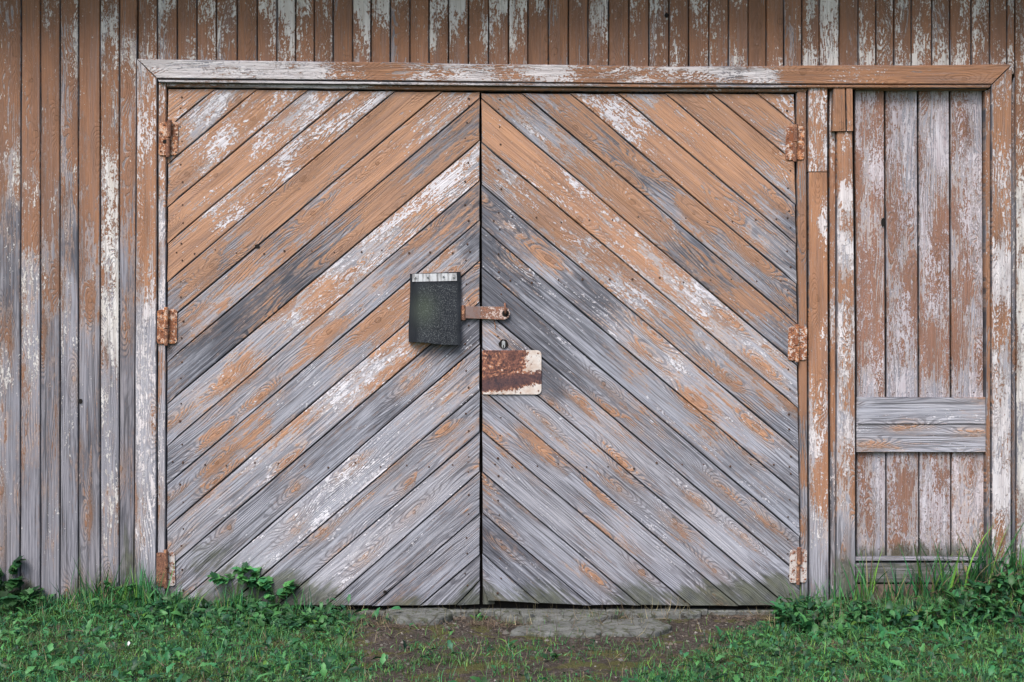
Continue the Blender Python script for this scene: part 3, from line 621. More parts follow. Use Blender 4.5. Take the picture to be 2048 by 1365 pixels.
# rusty enamel plate
def plate_material():
    g = G('rusted_enamel'); p = g.pos(); x, y, z = g.sep(p)[:3]
    a = g.con(g.noise(p, 22, 5, .62), 3.4); b = g.con(g.noise(p, 130, 4, .65), 4.2); c = g.con(g.noise(p, 60, 3, .6), 3.8)
    # plate local frame: x right, z up, half extents about .131 x .099
    right_ = g.st(x, -0.01, 0.12); band = g.st(g.m_('ABSOLUTE', g.add(z, g.mul(g.sub(x, 0), -0.16), 0.040)), 0.006, 0.042, 1, 0)
    low = g.st(z, -0.095, -0.050, 1, 0)
    pa = g.add(g.mul(g.sub(b, .5), .9), g.mul(g.sub(c, .5), .5), g.mul(g.sub(a, .5), .6), 0.13, g.mul(right_, 0.78), g.mul(low, 0.62), g.mul(band, -0.95), g.mul(g.st(z, -0.01, 0.05), g.st(x, -0.06, 0.0), g.st(x, 0.03, 0.08, 1, 0), -0.5))
    pm = g.st(g.sub(pa, g.add(g.mul(a, .40), g.mul(b, .38), g.mul(c, .22))), -0.03, 0.05)
    halo = g.st(g.sub(pa, g.add(g.mul(a, .40), g.mul(b, .38), g.mul(c, .22))), -0.45, -0.05)
    rc = g.mix(g.cl(g.add(g.mul(b, .6), g.mul(a, .4))), (0.022, 0.014, 0.018), (0.19, 0.075, 0.052))
    rc = g.mix(g.mul(g.st(g.add(a, c), .8, 1.3), g.st(pa, -.4, .3), .8), rc, (0.20, 0.085, 0.06))
    rc = g.mix(g.mul(halo, g.cl(c)), rc, (0.42, 0.18, 0.09))
    rc = g.mix(g.mul(band, 0.6), rc, (0.04, 0.028, 0.038))
    col = g.mix(pm, rc, g.mix(g.cl(a), (0.58, 0.54, 0.51), (0.44, 0.34, 0.28)))
    return g.out(col, g.st(pm, 0, 1, .85, .35), g.add(g.mul(pm, .8), g.mul(b, .4)), 0.0008, 1, .45)
pv, pf = prism(rrect(964.5, 701, 1083, 789.5, 9, 3), -.006, 0.001, .0012)
c0 = W(1024, 745, -.003)
pv = [(a - c0[0], b - c0[1], c - c0[2]) for a, b, c in pv]
pl = fixn(link('lock_plate', pv, pf, plate_material())); pl.location = c0; adopt(right, pl); pl['label'] = 'rusted white enamel lock plate'
for (x, y) in ((1076, 707), (1077, 782), (1003, 783), (1041, 786)):
    q = W(x, y, -.006); o = fixn(link('screw', *cyl(q[0], q[2], -.0085, -.005, .0042, 8, .0005), RUST_DARK)); adopt(pl, o)
# knot hole with the lock cylinder inside
def blob(cx, cy, rx, ry, n=14, j=.12):
    return [(cx + rx * math.cos(2 * math.pi * k / n) * random.uniform(1 - j, 1 + j), cy + ry * math.sin(2 * math.pi * k / n) * random.uniform(1 - j, 1 + j)) for k in range(n)]
addto(right, 'knot_hole', prism(blob(1007, 688, 9.5, 9), -.0032, -.0026, .0002), DARK)
addto(right, 'lock_cylinder', prism(rrect(1003.5, 682, 1010.5, 697, 3.4), -.008, -.003, .0012), STEEL)
addto(right, 'keyway', prism(rrect(1006, 690, 1008, 696, .9), -.0086, -.0081, .0001), DARK)
for (px, py, r, rt) in ((515, 493, 4, left), (678, 713, 0, left), (770, 1184, 3, left)):
    if r: addto(rt, 'knot_hole', prism(blob(px, py, r + 1, r), -.0026, -.0018, .0002), DARK)
addto(panel, 'crack', prism(RAIL_CRACK, .0022, .0028, .0001), DARK)
for (px, py, rx, ry) in ((1766, 445, 4, 9), (1692, 262, 1.5, 2)):
    addto(panel, 'knot_hole', prism(blob(px, py, rx, ry), .0165, .0175, .0002), DARK)
addto(barn, 'knot_hole', prism(blob(161, 803, 4, 5), -.004, -.003, .0002), DARK)
addto(barn, 'knot_hole', prism(blob(1333, 31, 4, 5), -.004, -.003, .0002), DARK)

# ------------------------------------------------------------ rubber flap over the padlock
def rubber_material():
    g = G('old_rubber'); p = g.pos()
    b = g.con(g.noise(p, 260, 3, .7), 3.2); a = g.con(g.noise(p, 14, 4), 2.2); x, y, z = g.sep(p)[:3]
    edge = g.mul(g.st(g.m_('ABSOLUTE', g.add(x, -0.012)), 0.075, 0.095, 1, 0), g.st(z, 0.12, 0.10))
    col = g.mix(g.cl(a), (0.010, 0.012, 0.016), (0.019, 0.022, 0.028))
    col = g.mix(g.mul(g.st(b, .62, .85), edge, 0.85), col, (0.11, 0.12, 0.125))
    gx = g.add(g.mul(g.m_('POWER', g.m_('ABSOLUTE', g.add(x, 0.045)), 2.0), 400.0), g.mul(g.m_('POWER', g.m_('ABSOLUTE', z), 2.0), 220.0))
    col = g.mix(g.mul(g.m_('EXPONENT', g.mul(gx, -1)), 0.45), col, (0.075, 0.095, 0.065))
    return g.out(col, .8, g.add(b, a), 0.0005, .7, .15)
RUB = rubber_material()
fc = W(870, 618, -.02)
flap = empty('rubber_flap', fc)
tag(flap, 'black rubber flap hanging from a metal strip beside the hasp on the left leaf', 'rubber flap')
NX, NZ = 18, 16
fv, ff = [], []
for s_ in (0, 1):
    for j in range(NZ + 1):
        t = j / NZ
        xl = 819.2 + (818.2 - 819.2) * t + 1.2 * math.sin(t * 5 + .5); xr = 921.4 - .4 * t + .8 * math.sin(t * 4)
        for i in range(NX + 1):
            q = i / NX
            px = xl + (xr - xl) * q
            py = (548 + (544 - 548) * q) * (1 - t) + (684 + (691.5 - 684) * q) * t + (.8 * math.sin(q * 9 + 2) if t == 1 else 0)
            y = -.014 - .022 * t ** 1.4 - .006 * math.sin(math.pi * q) * t
            if q < .10: y += (0.10 - q) / .10 * (.022 * min(1, t * 3 + .5))
            if q > .97: y += .002
            y = min(y, -.0075)
            yy = y + (0 if s_ == 0 else .005)
            a = W(px, py, yy); fv.append((a[0] - fc[0], a[1] - fc[1], a[2] - fc[2]))
N1 = (NX + 1) * (NZ + 1)
for j in range(NZ):
    for i in range(NX):
        a = j * (NX + 1) + i; ff.append((a, a + 1, a + NX + 2, a + NX + 1)); ff.append((N1 + a, N1 + a + NX + 1, N1 + a + NX + 2, N1 + a + 1))
for i in range(NX):
    for a, b in ((i, i + 1), (NZ * (NX + 1) + i, NZ * (NX + 1) + i + 1)): ff.append((a, b, N1 + b, N1 + a))
for j in range(NZ):
    for c in (0, NX):
        a, b = j * (NX + 1) + c, (j + 1) * (NX + 1) + c; ff.append((a, b, N1 + b, N1 + a))
sheet = fixn(link('rubber_sheet', fv, ff, RUB, flap, smooth=False))
g = G('zinc_strip'); p = g.pos(); st_ = g.con(g.noise(g.vec(g.mul(g.sep(p)[0], 90), g.sep(p)[1], g.mul(g.sep(p)[2], 14)), 1, 3), 2.6)
ZINC = g.out(g.mix(g.st(st_, .0, .8), (0.16, 0.155, 0.155), (0.50, 0.51, 0.53)), .5, st_, .0004, .5, .5, .3)
strip = addto(flap, 'metal_strip', prism([(824, 548.5), (913.5, 546.5), (914, 562), (824.5, 564)], -.017, -.0135), ZINC)
for (x, y) in ((831, 556), (856, 555), (887, 553.8), (907.6, 555)):
    q = W(x, y, -.017)
    o = fixn(link('screw', *cyl(q[0], q[2], -.0205, -.016, .0062, 10, .0006), STEEL)); adopt(strip, o)
    o = fixn(link('washer_hole', *cyl(q[0], q[2], -.0216, -.0203, .0026, 8, 0), DARK)); adopt(strip, o)

# ============================================================ GROUND
def smooth(a, b, x):
    t = np.clip((x - a) / (b - a), 0, 1); return t * t * (3 - 2 * t)
def fbm(x, y, seed=0):
    r = np.zeros_like(x, dtype=float); rs = np.random.default_rng(seed)
    for k in range(14):
        f = 1.5 * 1.42 ** k; a = rs.uniform(0, 6.28); ph = rs.uniform(0, 6.28, 2)
        r += np.sin((x * math.cos(a) + y * math.sin(a)) * f * 2 + ph[0]) * np.cos((x * math.sin(a) * .8 - y * math.cos(a)) * f * 1.7 + ph[1]) / (1.2 ** k)
    return r / 3.0
def gh(x, y):
    x = np.asarray(x, float); y = np.asarray(y, float)
    d = -y
    h = -0.035 + 0.012 * fbm(x, y, 3)
    near = np.exp(-(d / 0.30) ** 2)
    h = h + 0.030 * smooth(-0.85, -1.15, x) * near + 0.012 * smooth(-0.9, -1.2, x)
    rr = smooth(1.25, 2.3, x)
    h = h + (0.035 * smooth(1.15, 1.6, x) + 0.15 * smooth(1.75, 2.35, x)) * np.exp(-(np.maximum(d - .08, 0) / 0.28) ** 2)
    far = smooth(3, 6, np.hypot(x, y)); return h * (1 - far) + -0.04 * far
def axis(lo, hi, step, far):
    a = list(np.arange(lo, hi + 1e-6, step)); s = step; l, r = [lo], [hi]
    while l[-1] > -far: s *= 1.45; l.append(l[-1] - s)
    s = step
    while r[-1] < far: s *= 1.45; r.append(r[-1] + s)
    return np.array(sorted(l[1:]) + a + r[1:])
gx = axis(-2.8, 2.8, .022, 150); gy = axis(-1.9, 0.04, .016, 150)
X, Y = np.meshgrid(gx, gy); Z = gh(X, Y)
gv = np.stack([X.ravel(), Y.ravel(), Z.ravel()], 1); nxg = len(gx)
gf = [(j * nxg + i, j * nxg + i + 1, (j + 1) * nxg + i + 1, (j + 1) * nxg + i) for j in range(len(gy) - 1) for i in range(nxg - 1)]
g = G('damp_soil'); p = g.pos()
a = g.con(g.noise(p, 5, 5, .6), 2.2); b = g.con(g.noise(p, 55, 5, .65), 2.4); c = g.con(g.noise(p, 260, 3, .6), 2.2)
soil = g.mix(g.cl(g.add(g.mul(a, .5), g.mul(b, .5))), (0.024, 0.019, 0.016), (0.088, 0.070, 0.060))
soil = g.mix(g.mul(g.st(b, .55, .8), .6), soil, (0.15, 0.13, 0.12))
moss = g.mix(g.cl(c), (0.045, 0.050, 0.016), (0.13, 0.125, 0.035))
soil = g.mix(g.mul(g.st(g.con(g.noise(p, 9, 5, .6), 2.4), .5, .75), .75), soil, moss)
far_ = g.st(g.n('ShaderNodeVectorMath', {0: p}, operation='LENGTH').outputs['Value'], 2.6, 4.0)
soil = g.mix(far_, soil, g.mix(g.cl(b), (0.02, 0.05, 0.012), (0.05, 0.10, 0.025)))
SOIL = g.out(soil, .95, g.add(g.mul(b, .7), g.mul(c, .4)), .012, .9, .15)
ground = link('ground', gv, gf, SOIL, smooth=True); tag(ground, kind='structure', label='damp brown earth with moss in front of the barn')

# concrete: sill under the door and broken slabs in front
g = G('old_concrete'); p = g.pos(); a = g.con(g.noise(p, 9, 5, .6), 2.2); b = g.con(g.noise(p, 130, 4, .65), 2.2); c = g.con(g.noise(p, 30, 5, .65), 2.4)
cc = g.mix(g.cl(a), (0.075, 0.077, 0.074), (0.165, 0.17, 0.16)); cr = g.n('ShaderNodeTexVoronoi', {'Vector': g.vec(*[g.add(q, g.mul(g.sub(c, .5), .05)) for q in g.sep(p)[:3]]), 'Scale': 6.5}, feature='DISTANCE_TO_EDGE').outputs['Distance']
cc = g.mix(g.st(cr, 0.0, 0.03, .9, 0), cc, (0.025, 0.022, 0.018))
cc = g.mix(g.mul(g.st(b, .1, .45, 1, 0), .5), cc, (0.06, 0.055, 0.05)); cc = g.mix(g.mul(g.st(c, .48, .75), .75), cc, (0.045, 0.050, 0.026))
CONC = g.out(cc, .92, g.add(g.mul(b, .5), c), .004, .9, .2)
def ground_at_px(px, py):
    """world point where the picture ray through (px,py) meets the flat ground level"""
    z = -.035
    d = D - (ZC - z) * D / S / (py - 682.5)
    return ((px - 1024) * S * (D - d) / D, -d)
def slab(name, outline, top, thick=.05, lab=None, group=None, kind=None, mat=CONC):
    pts = [ground_at_px(*q) for q in outline]
    # refine outline and jitter
    P = []
    for i in range(len(pts)):
        a, b = np.array(pts[i]), np.array(pts[(i + 1) % len(pts)]); m = max(2, int(np.linalg.norm(b - a) / .035))
        for k in range(m): P.append(a + (b - a) * k / m + RNG.uniform(-.006, .006, 2))
    P = np.array(P); c = P.mean(0); n = len(P); v = []; rings = [(1.0, -thick), (1.0, -.010), (.985, -.003), (.93, 0.0), (.7, 0), (.4, 0)]
    for sc, dz in rings:
        for q in P:
            w = c + (q - c) * sc; v.append((w[0] - c[0], w[1] - c[1], top + dz + float(fbm(w[0:1] * 3, w[1:2] * 3, 5)[0]) * .004))
    v.append((0, 0, top)); f = []
    for L in range(len(rings) - 1):
        for i in range(n): j = (i + 1) % n; f.append((L * n + i, L * n + j, (L + 1) * n + j, (L + 1) * n + i))
    for i in range(n): f.append(((len(rings) - 1) * n + i, (len(rings) - 1) * n + (i + 1) % n, len(rings) * n))
    o = fixn(link(name, v, f, mat)); o.location = (c[0], c[1], 0)
    for pgn in o.data.polygons: pgn.use_smooth = True
    tag(o, lab, 'slab' if lab else None, group, kind); return o
GRP = 'broken concrete slabs below the door'
slab('concrete_slab', [(778, 1227), (890, 1226), (905, 1240), (870, 1252), (800, 1250), (770, 1240)], -.006, lab='pale oval patch of concrete below the left door leaf', group=GRP)
slab('concrete_slab', [(985, 1229), (1200, 1228), (1235, 1240), (1180, 1250), (1060, 1250), (1000, 1242)], -.010, lab='long concrete slab under the middle of the right door leaf', group=GRP)
slab('concrete_slab', [(1120, 1253), (1190, 1245), (1215, 1262), (1190, 1280), (1020, 1275), (1030, 1262)], -.014, lab='cracked concrete slab farthest from the right door leaf', group=GRP)
slab('concrete_slab', [(1210, 1250), (1300, 1246), (1345, 1262), (1310, 1276), (1205, 1278), (1200, 1262)], -.011, lab='rounded concrete slab right of the crack below the right door leaf', group=GRP)
slab('concrete_slab', [(1230, 1227), (1400, 1227), (1400, 1238), (1260, 1240)], -.012, lab='narrow concrete slab right of the middle, close under the door', group=GRP)
slab('concrete_slab', [(150, 1292), (240, 1290), (235, 1305), (160, 1306)], -.022, lab='small flat piece of concrete showing in the grass at the left', group=GRP)
slab('stone', [(1040, 1240), (1062, 1238), (1068, 1246), (1046, 1250)], .006, thick=.04, lab='loose angular lump of concrete under the right door leaf')
sill = empty('sill', (0, 0, 0)); tag(sill, kind='structure')
xs = [330, 560, 770, 958, 1036, 1212, 1290, 1416, 1560, 1640]
for i in range(len(xs) - 1):
    a, b = W(xs[i] + 1, 0)[0], W(xs[i + 1] - 1, 0)[0]; zt = -.006 - random.uniform(.002, .012); y0 = random.uniform(-.012, .012)
    n = 10; v = []
    for k in range(n + 1):
        x = a + (b - a) * k / n; j = random.uniform(-.003, .003)
        v += [(x, y0 + j, -.12), (x, y0 + j, zt - .006), (x, y0 + j + .006, zt + j * .5), (x, .05, zt)]
    f = [(4 * k + q, 4 * k + q + 1, 4 * k + q + 5, 4 * k + q + 4) for k in range(n) for q in range(3)] + [(0, 1, 2, 3), (4 * n, 4 * n + 3, 4 * n + 2, 4 * n + 1)]
    fixn(link('block', v, f, CONC, sill))

# ============================================================ VEGETATION
def leaf_mat(name, trans=.25, rough=.5):
    g = G(name); t = g.attr('tint').outputs['Color']; n = g.con(g.noise(g.pos(), 70, 2), 2)
    return g.out(g.mix(g.cl(g.mul(n, .45)), t, g.mix(1.0, t, (.5, .55, .5), 'MULTIPLY')), rough, None, spec=.35, trans=trans)
LEAF = leaf_mat('leaf_green')
def rotmats(yaw, tilt, roll):
    cy, sy, ct, st, cr, sr = np.cos(yaw), np.sin(yaw), np.cos(tilt), np.sin(tilt), np.cos(roll), np.sin(roll)
    z, o = np.zeros_like(yaw), np.ones_like(yaw)
    Rz = np.stack([np.stack([cy, -sy, z], -1), np.stack([sy, cy, z], -1), np.stack([z, z, o], -1)], -2)
    Rx = np.stack([np.stack([o, z, z], -1), np.stack([z, ct, -st], -1), np.stack([z, st, ct], -1)], -2)
    Ry = np.stack([np.stack([cr, z, sr], -1), np.stack([z, o, z], -1), np.stack([-sr, z, cr], -1)], -2)
    return Rz @ Rx @ Ry
class Leaves:
    """gathers many copies of leaf templates into one mesh"""
    def __init__(s): s.V, s.F, s.C, s.n = [], [], [], 0
    def add(s, tv, tf, pos, R, scale, col):
        tv = np.asarray(tv, float); m = len(pos)
        sc = np.asarray(scale); sc = sc[:, None] if sc.ndim == 1 else sc
        v = np.einsum('nij,nkj->nki', R, tv[None] * sc[:, None, :] if sc.shape[1] == 3 else tv[None] * sc[:, None, :]) + np.asarray(pos)[:, None, :]
        k = len(tv); base = s.n + np.arange(m) * k
        tf = np.asarray(tf)
        s.F.append((tf[None] + base[:, None, None]).reshape(-1, tf.shape[1])); s.V.append(v.reshape(-1, 3))
        c = np.concatenate([np.asarray(col), np.ones((m, 1))], 1); s.C.append(np.repeat(c, k, 0)); s.n += m * k
    def build(s, name, mat=None, origin=(0, 0, 0), parent=None):
        V = np.concatenate(s.V) - np.array(origin); me = bpy.data.meshes.new(name)
        tot = sum(len(f) for f in s.F); nv = [f.shape[1] for f in s.F]
        loops = np.concatenate([f.ravel() for f in s.F]); sizes = np.concatenate([np.full(len(f), f.shape[1]) for f in s.F])
        me.vertices.add(len(V)); me.vertices.foreach_set('co', V.astype(np.float32).ravel())
        me.loops.add(len(loops)); me.loops.foreach_set('vertex_index', loops.astype(np.int32))
        me.polygons.add(len(sizes)); me.polygons.foreach_set('loop_start', np.concatenate([[0], np.cumsum(sizes)[:-1]]).astype(np.int32))
        me.polygons.foreach_set('loop_total', sizes.astype(np.int32)); me.update(calc_edges=True)
        a = me.attributes.new('tint', 'FLOAT_COLOR', 'POINT'); a.data.foreach_set('color', np.concatenate(s.C).astype(np.float32).ravel())
        me.materials.append(mat or LEAF); me.shade_smooth(); o = bpy.data.objects.new(name, me); COL.objects.link(o)
        if parent: o.parent = parent
        else: o.location = origin
        return o
def blade_t(bend, n=4, w=1.0):
    v, f = [], []
    for i in range(n + 1):
        t = i / n; yy = bend * t * t; zz = t * (1 - .35 * abs(bend) * t); ww = w * (1 - t ** 1.8) * .5 + .02
        v += [(-ww, yy, zz), (ww, yy, zz)]
    for i in range(n): f.append((2 * i, 2 * i + 1, 2 * i + 3, 2 * i + 2))
    return v, f
def oval_t(n=6, w=.5, fold=.12, curl=.25, lobes=0.0, petiole=0.3):
    """leaf along +y: petiole then blade, folded on its midrib, two quads wide"""
    v, f = [], []
    for i in range(n + 1):
        t = i / n; x = w * .5 * (max(0, math.sin(math.pi * min(1, t * .96 + .02) ** .9)) ** .6) + .005
        if lobes: x *= 1 + lobes * (1 if i % 2 else -1)
        if t < petiole: x = .03
        zz = -curl * (t - .45) ** 2 + curl * .2
        v += [(-x, t, zz + fold * x), (0, t, zz), (x, t, zz + fold * x)]
    for i in range(n): a = 3 * i; f += [(a, a + 1, a + 4, a + 3), (a + 1, a + 2, a + 5, a + 4)]
    return v, f
GREENS = np.array([(0.018, 0.088, 0.030), (0.024, 0.106, 0.040), (0.040, 0.128, 0.036), (0.012, 0.056, 0.028), (0.068, 0.145, 0.024), (0.045, 0.135, 0.045)])
STRAW = np.array([(0.30, 0.25, 0.14), (0.22, 0.17, 0.10), (0.16, 0.10, 0.07)])
def tints(n, pal=GREENS, dead=0.0, bright=1.0):
    c = pal[RNG.integers(0, len(pal), n)] * RNG.uniform(.4, 1.9, (n, 1)) * bright * (1.75 if pal is GREENS else 1)
    if dead:
        m = RNG.random(n) < dead; c[m] = STRAW[RNG.integers(0, 3, m.sum())] * RNG.uniform(.7, 1.2, (m.sum(), 1))
    return c
def to_px(x, y, z):
    k = S * (D + y) / D; return 1024 + x / k, 682.5 - (z - ZC) / k
def density(x, y):
    """how thickly green grows: full lawn left and right, bare threshold in the middle"""
    z = gh(x, y); px, py = to_px(x, y, z)
    n = fbm(x * 1.3, y * 2.4, 8); n2 = fbm(x * 4, y * 6, 9)
    lx = 712 + 40 * n + np.clip(py - 1260, 0, 200) * .35; rx = 1550 - np.clip(py - 1240, 0, 200) * 2.2 + 50 * n
    left_ = smooth(30, -50, px - lx); right_ = smooth(-40, 60, px - rx)
    mid = .42 * smooth(1262, 1335, py) * smooth(-.35, .45, n + .4 * n2) + .02
    d_ = np.maximum(np.maximum(left_, right_), mid)
    strip = smooth(1232, 1250, py) + smooth(360, 300, px) + smooth(1590, 1650, px) + (px < 720) * .5
    d_ = d_ * np.clip(strip, 0, 1) * (.30 + .70 * smooth(-.6, .3, n2))
    return np.clip(d_, 0, 1)
def scatter(n, x0=-2.75, x1=2.75, y0=-1.75, y1=-.005, pw=1.0):
    x = RNG.uniform(x0, x1, n); y = RNG.uniform(y0, y1, n); k = RNG.random(n) < density(x, y) ** pw
    x, y = x[k], y[k]; return np.stack([x, y, gh(x, y)], 1)
def patch(P, f=1.7, seed=14): return smooth(-.35, .35, fbm(P[:, 0] * f, P[:, 1] * f * 1.6, seed))[:, None]
# lawn: fine short blades
L = Leaves()
for b in (-.5, .2, .55, .9):
    P = scatter(38000); n = len(P)
    tv, tf = blade_t(b, 3)
    hgt = RNG.uniform(.012, .040, n) * (1 + 1.1 * smooth(-.1, .7, fbm(P[:, 0] * 3.1, P[:, 1] * 4.3, 55))); wd = RNG.uniform(.0018, .0035, n)
    c = tints(n, dead=.07); pt = patch(P, 1.9, 15); c = c * (1 - .38 * pt) + np.array([.12, .125, .028]) * .38 * pt * RNG.uniform(.6, 1.3, (n, 1))
    L.add(tv, tf, P, rotmats(RNG.uniform(0, 6.28, n), RNG.normal(0, .45, n), RNG.normal(0, .3, n)), np.stack([wd, hgt, hgt], 1), c)
# taller growth along the foot of the wall, left and right
for b in (-.4, .5, 1.0):
    n = 2600; x = np.concatenate([RNG.uniform(-2.5, -1.35, n // 3), RNG.uniform(1.22, 2.6, n - n // 3)]); y = -np.abs(RNG.normal(0, .13, n)) - .02
    P = np.stack([x, y, gh(x, y)], 1); P = P[RNG.random(n) < smooth(-.5, .5, fbm(x * 3, y * 3, 61) + .2)]; n = len(P)
    tv, tf = blade_t(b, 4); hgt = RNG.uniform(.03, .11, n)
    L.add(tv, tf, P, rotmats(RNG.uniform(0, 6.28, n), RNG.normal(0, .35, n), RNG.normal(0, .3, n)), np.stack([RNG.uniform(.002, .0045, n), hgt, hgt], 1), tints(n, dead=.12, bright=.9))
o = L.build('grass'); tag(o, 'short green lawn grass in front of the barn, thinner in the middle', 'grass', kind='stuff')
# creeping small leaved weeds
L = Leaves()
for (w, lob, s0, s1, nn) in ((.75, 0, .006, .015, 7000), (.42, 0, .012, .030, 3800), (.36, .25, .026, .064, 3400)):
    P = scatter(nn * 2, pw=1.6); n = len(P); P[:, 2] += RNG.uniform(.004, .032, n)
    tv, tf = oval_t(6, w, .35, .5, lob, .18)
    s_ = RNG.uniform(s0, s1, n); ya = RNG.uniform(0, 6.28, n)
    L.add(tv, tf, P, rotmats(ya, .35 * np.cos(ya) + RNG.normal(.1, .35, n), RNG.normal(0, .35, n)), np.stack([s_] * 3, 1), tints(n, GREENS[[0, 1, 2, 3, 5]], bright=1.1))
for (w, lob) in ((.34, .25), (.45, 0)):
    n = 3600; x = np.concatenate([RNG.uniform(1.15, 2.6, n - n // 5), RNG.normal(-1.15, .22, n // 5)]); y = -np.abs(RNG.normal(.16, .12, n)) - .03
    P = np.stack([x, y, gh(x, y) + RNG.uniform(.005, .10, n) * smooth(-.2, .7, fbm(x * 3.3, y * 3, 71))], 1)
    tv, tf = oval_t(6, w, .35, .5, lob, .18); s_ = RNG.uniform(.022, .062, n); ya = RNG.uniform(0, 6.28, n)
    L.add(tv, tf, P, rotmats(ya, .45 * np.cos(ya) + RNG.normal(.1, .4, n), RNG.normal(0, .35, n)), np.stack([s_] * 3, 1), tints(n, GREENS[[0, 1, 2, 3, 5, 2]], bright=.90))
o = L.build('ground_cover'); tag(o, 'low creeping broad leaved weeds among the grass', 'weeds', kind='stuff')
# dead straw, roots and litter
L = Leaves()
P1 = np.stack([RNG.uniform(-.75, 1.3, 520), RNG.uniform(-.34, -.01, 520)], 1); P2 = np.stack([RNG.uniform(1.25, 2.6, 700), RNG.uniform(-.32, -.01, 700)], 1); P3 = np.stack([RNG.uniform(-2.6, 2.6, 500), RNG.uniform(-1.3, -.02, 500)], 1)
keep = fbm(P1[:, 0] * 3, P1[:, 1] * 3, 31) > .05; P1 = P1[keep]
P = np.concatenate([P1, P2, P3]); P = np.concatenate([P, gh(P[:, 0], P[:, 1])[:, None] + .004 + RNG.uniform(0, .02, len(P))[:, None]], 1); n = len(P)
for b in (.8, -.5):
    tv, tf = blade_t(b, 4); hgt = RNG.uniform(.03, .10, n)
    L.add(tv, tf, P, rotmats(RNG.uniform(0, 6.28, n), RNG.normal(1.25, .3, n), RNG.normal(0, .6, n)), np.stack([RNG.uniform(.0012, .0026, n), hgt, hgt], 1), tints(n, STRAW, bright=.75))
o = L.build('dry_litter'); tag(o, 'dry straw and dead roots lying on the soil', 'litter', kind='stuff')
# soil crumbs
L = Leaves()
cr = [(-1, -1, 0), (1, -.8, .1), (.8, 1, 0), (-.9, .8, .1), (0.1, 0, 1.1)]; cf = [(0, 1, 4), (1, 2, 4), (2, 3, 4), (3, 0, 4)]
P = np.stack([RNG.uniform(-2.6, 2.6, 9000), -np.abs(RNG.normal(0, .55, 9000)) - .012], 1); P = np.concatenate([P, gh(P[:, 0], P[:, 1])[:, None]], 1); n = len(P)
s_ = RNG.lognormal(-5.75, .5, n)
o_c = np.array([(0.07, 0.055, 0.045), (0.05, 0.04, 0.034), (0.11, 0.10, 0.09), (0.04, 0.03, 0.025)])
L.add(cr, cf, P, rotmats(RNG.uniform(0, 6.28, n), RNG.normal(0, .3, n), RNG.normal(0, .3, n)), np.stack([s_] * 3, 1), tints(n, o_c))
o = L.build('soil_crumbs', leaf_mat('crumbs', 0.0, .95)); tag(o, 'crumbs of earth and grit strewn over the ground', 'soil', kind='stuff')

# individual plants ------------------------------------------------------------
def tussock(px, py, n, h0, h1, label, w=(.004, .007), spread=.035, dead=.05, group='tall grass tufts at the foot of the barn', lean=.22, pal=GREENS, name='grass_tuft'):
    x, y = ground_at_px(px, max(py, 1229)) if py > 1228 else ((px - 1024) * S, -.02)
    z = float(gh(x, y)); L = Leaves()
    for b in (.35, .8, -.4):
        m = max(2, n // 3); P = np.stack([x + RNG.normal(0, spread, m), y - np.abs(RNG.normal(0, spread * .6, m)), np.full(m, z)], 1); P[:, 2] = gh(P[:, 0], P[:, 1]) - .003
        tv, tf = blade_t(b, 6); hh = RNG.uniform(h0, h1, m)
        L.add(tv, tf, P, rotmats(RNG.uniform(0, 6.28, m), RNG.normal(0, lean, m), RNG.normal(0, lean, m)), np.stack([RNG.uniform(*w, m), hh * .6, hh], 1), tints(m, pal, dead, .95))
    o = L.build(name, origin=(x, y, z)); tag(o, label, 'grass tuft', group); return o
T = [(60, 1236, 40, .05, .12, 'short grass tuft against the barn wall at the far left, beside the lobed weed'), (160, 1232, 45, .06, .14, 'grass tuft at the foot of the third and fourth barn boards'),
     (225, 1232, 70, .10, .22, 'thick grass tuft against the barn boards left of the door frame'), (290, 1234, 90, .12, .25, 'densest tall grass tuft in front of the left door frame'),
     (345, 1245, 60, .08, .18, 'grass tuft under the lowest left hinge'), (195, 1228, 16, .18, .30, 'tall thin blades against the barn boards at the left'),
     (470, 1240, 60, .07, .16, 'grass tuft around the lobed weeds under the left door leaf'), (605, 1232, 20, .06, .18, 'few upright blades under the left door leaf, right of the lobed weeds'),
     (1608, 1228, 40, .10, .22, 'grass tuft beneath the lowest right hinge'), (1662, 1222, 36, .10, .24, 'grass tuft in front of the recessed strip between the posts'),
     (1730, 1215, 26, .14, .30, 'grass tuft before the left part of the side panel'), (1790, 1210, 30, .10, .22, 'low grass tuft before the second board of the side panel'),
     (1850, 1205, 22, .20, .34, 'tall grass tuft before the third board of the side panel'), (1880, 1205, 18, .18, .32, 'slim grass tuft right of the third side panel board'),
     (1920, 1200, 22, .22, .36, 'tallest broad bladed grass tuft before the fourth side panel board'), (1963, 1196, 20, .22, .38, 'tall grass tuft in front of the right jamb of the side panel'),
     (1992, 1194, 24, .12, .26, 'grass tuft on the mound before the right door casing'), (2035, 1190, 40, .10, .22, 'arching grass tuft on top of the mound at the right edge')]
for (px, py, n, h0, h1, lab) in T:
    tall = px > 1700
    tussock(px, py, int(n * 1.4), h0 * (1.2 if tall else 1), h1 * (1.15 if tall else 1), lab, w=(.005, .010) if tall else (.0035, .006), spread=.03 if tall else .045, dead=.12 if tall else .05)
for (px, py, lab) in ((762, 1250, 'yellowing grass tuft left of the oval concrete patch'), (1013, 1250, 'small pale grass tuft below the meeting of the two door leaves'), (1232, 1236, 'dry curling grass tuft on the narrow slab under the right leaf'), (1180, 1246, 'tiny grass tuft growing in the crack between slabs')):
    tussock(px, py, 34, .02, .075, lab, w=(.0018, .003), spread=.016, dead=.55, group='small dry tufts on the threshold', lean=.6)

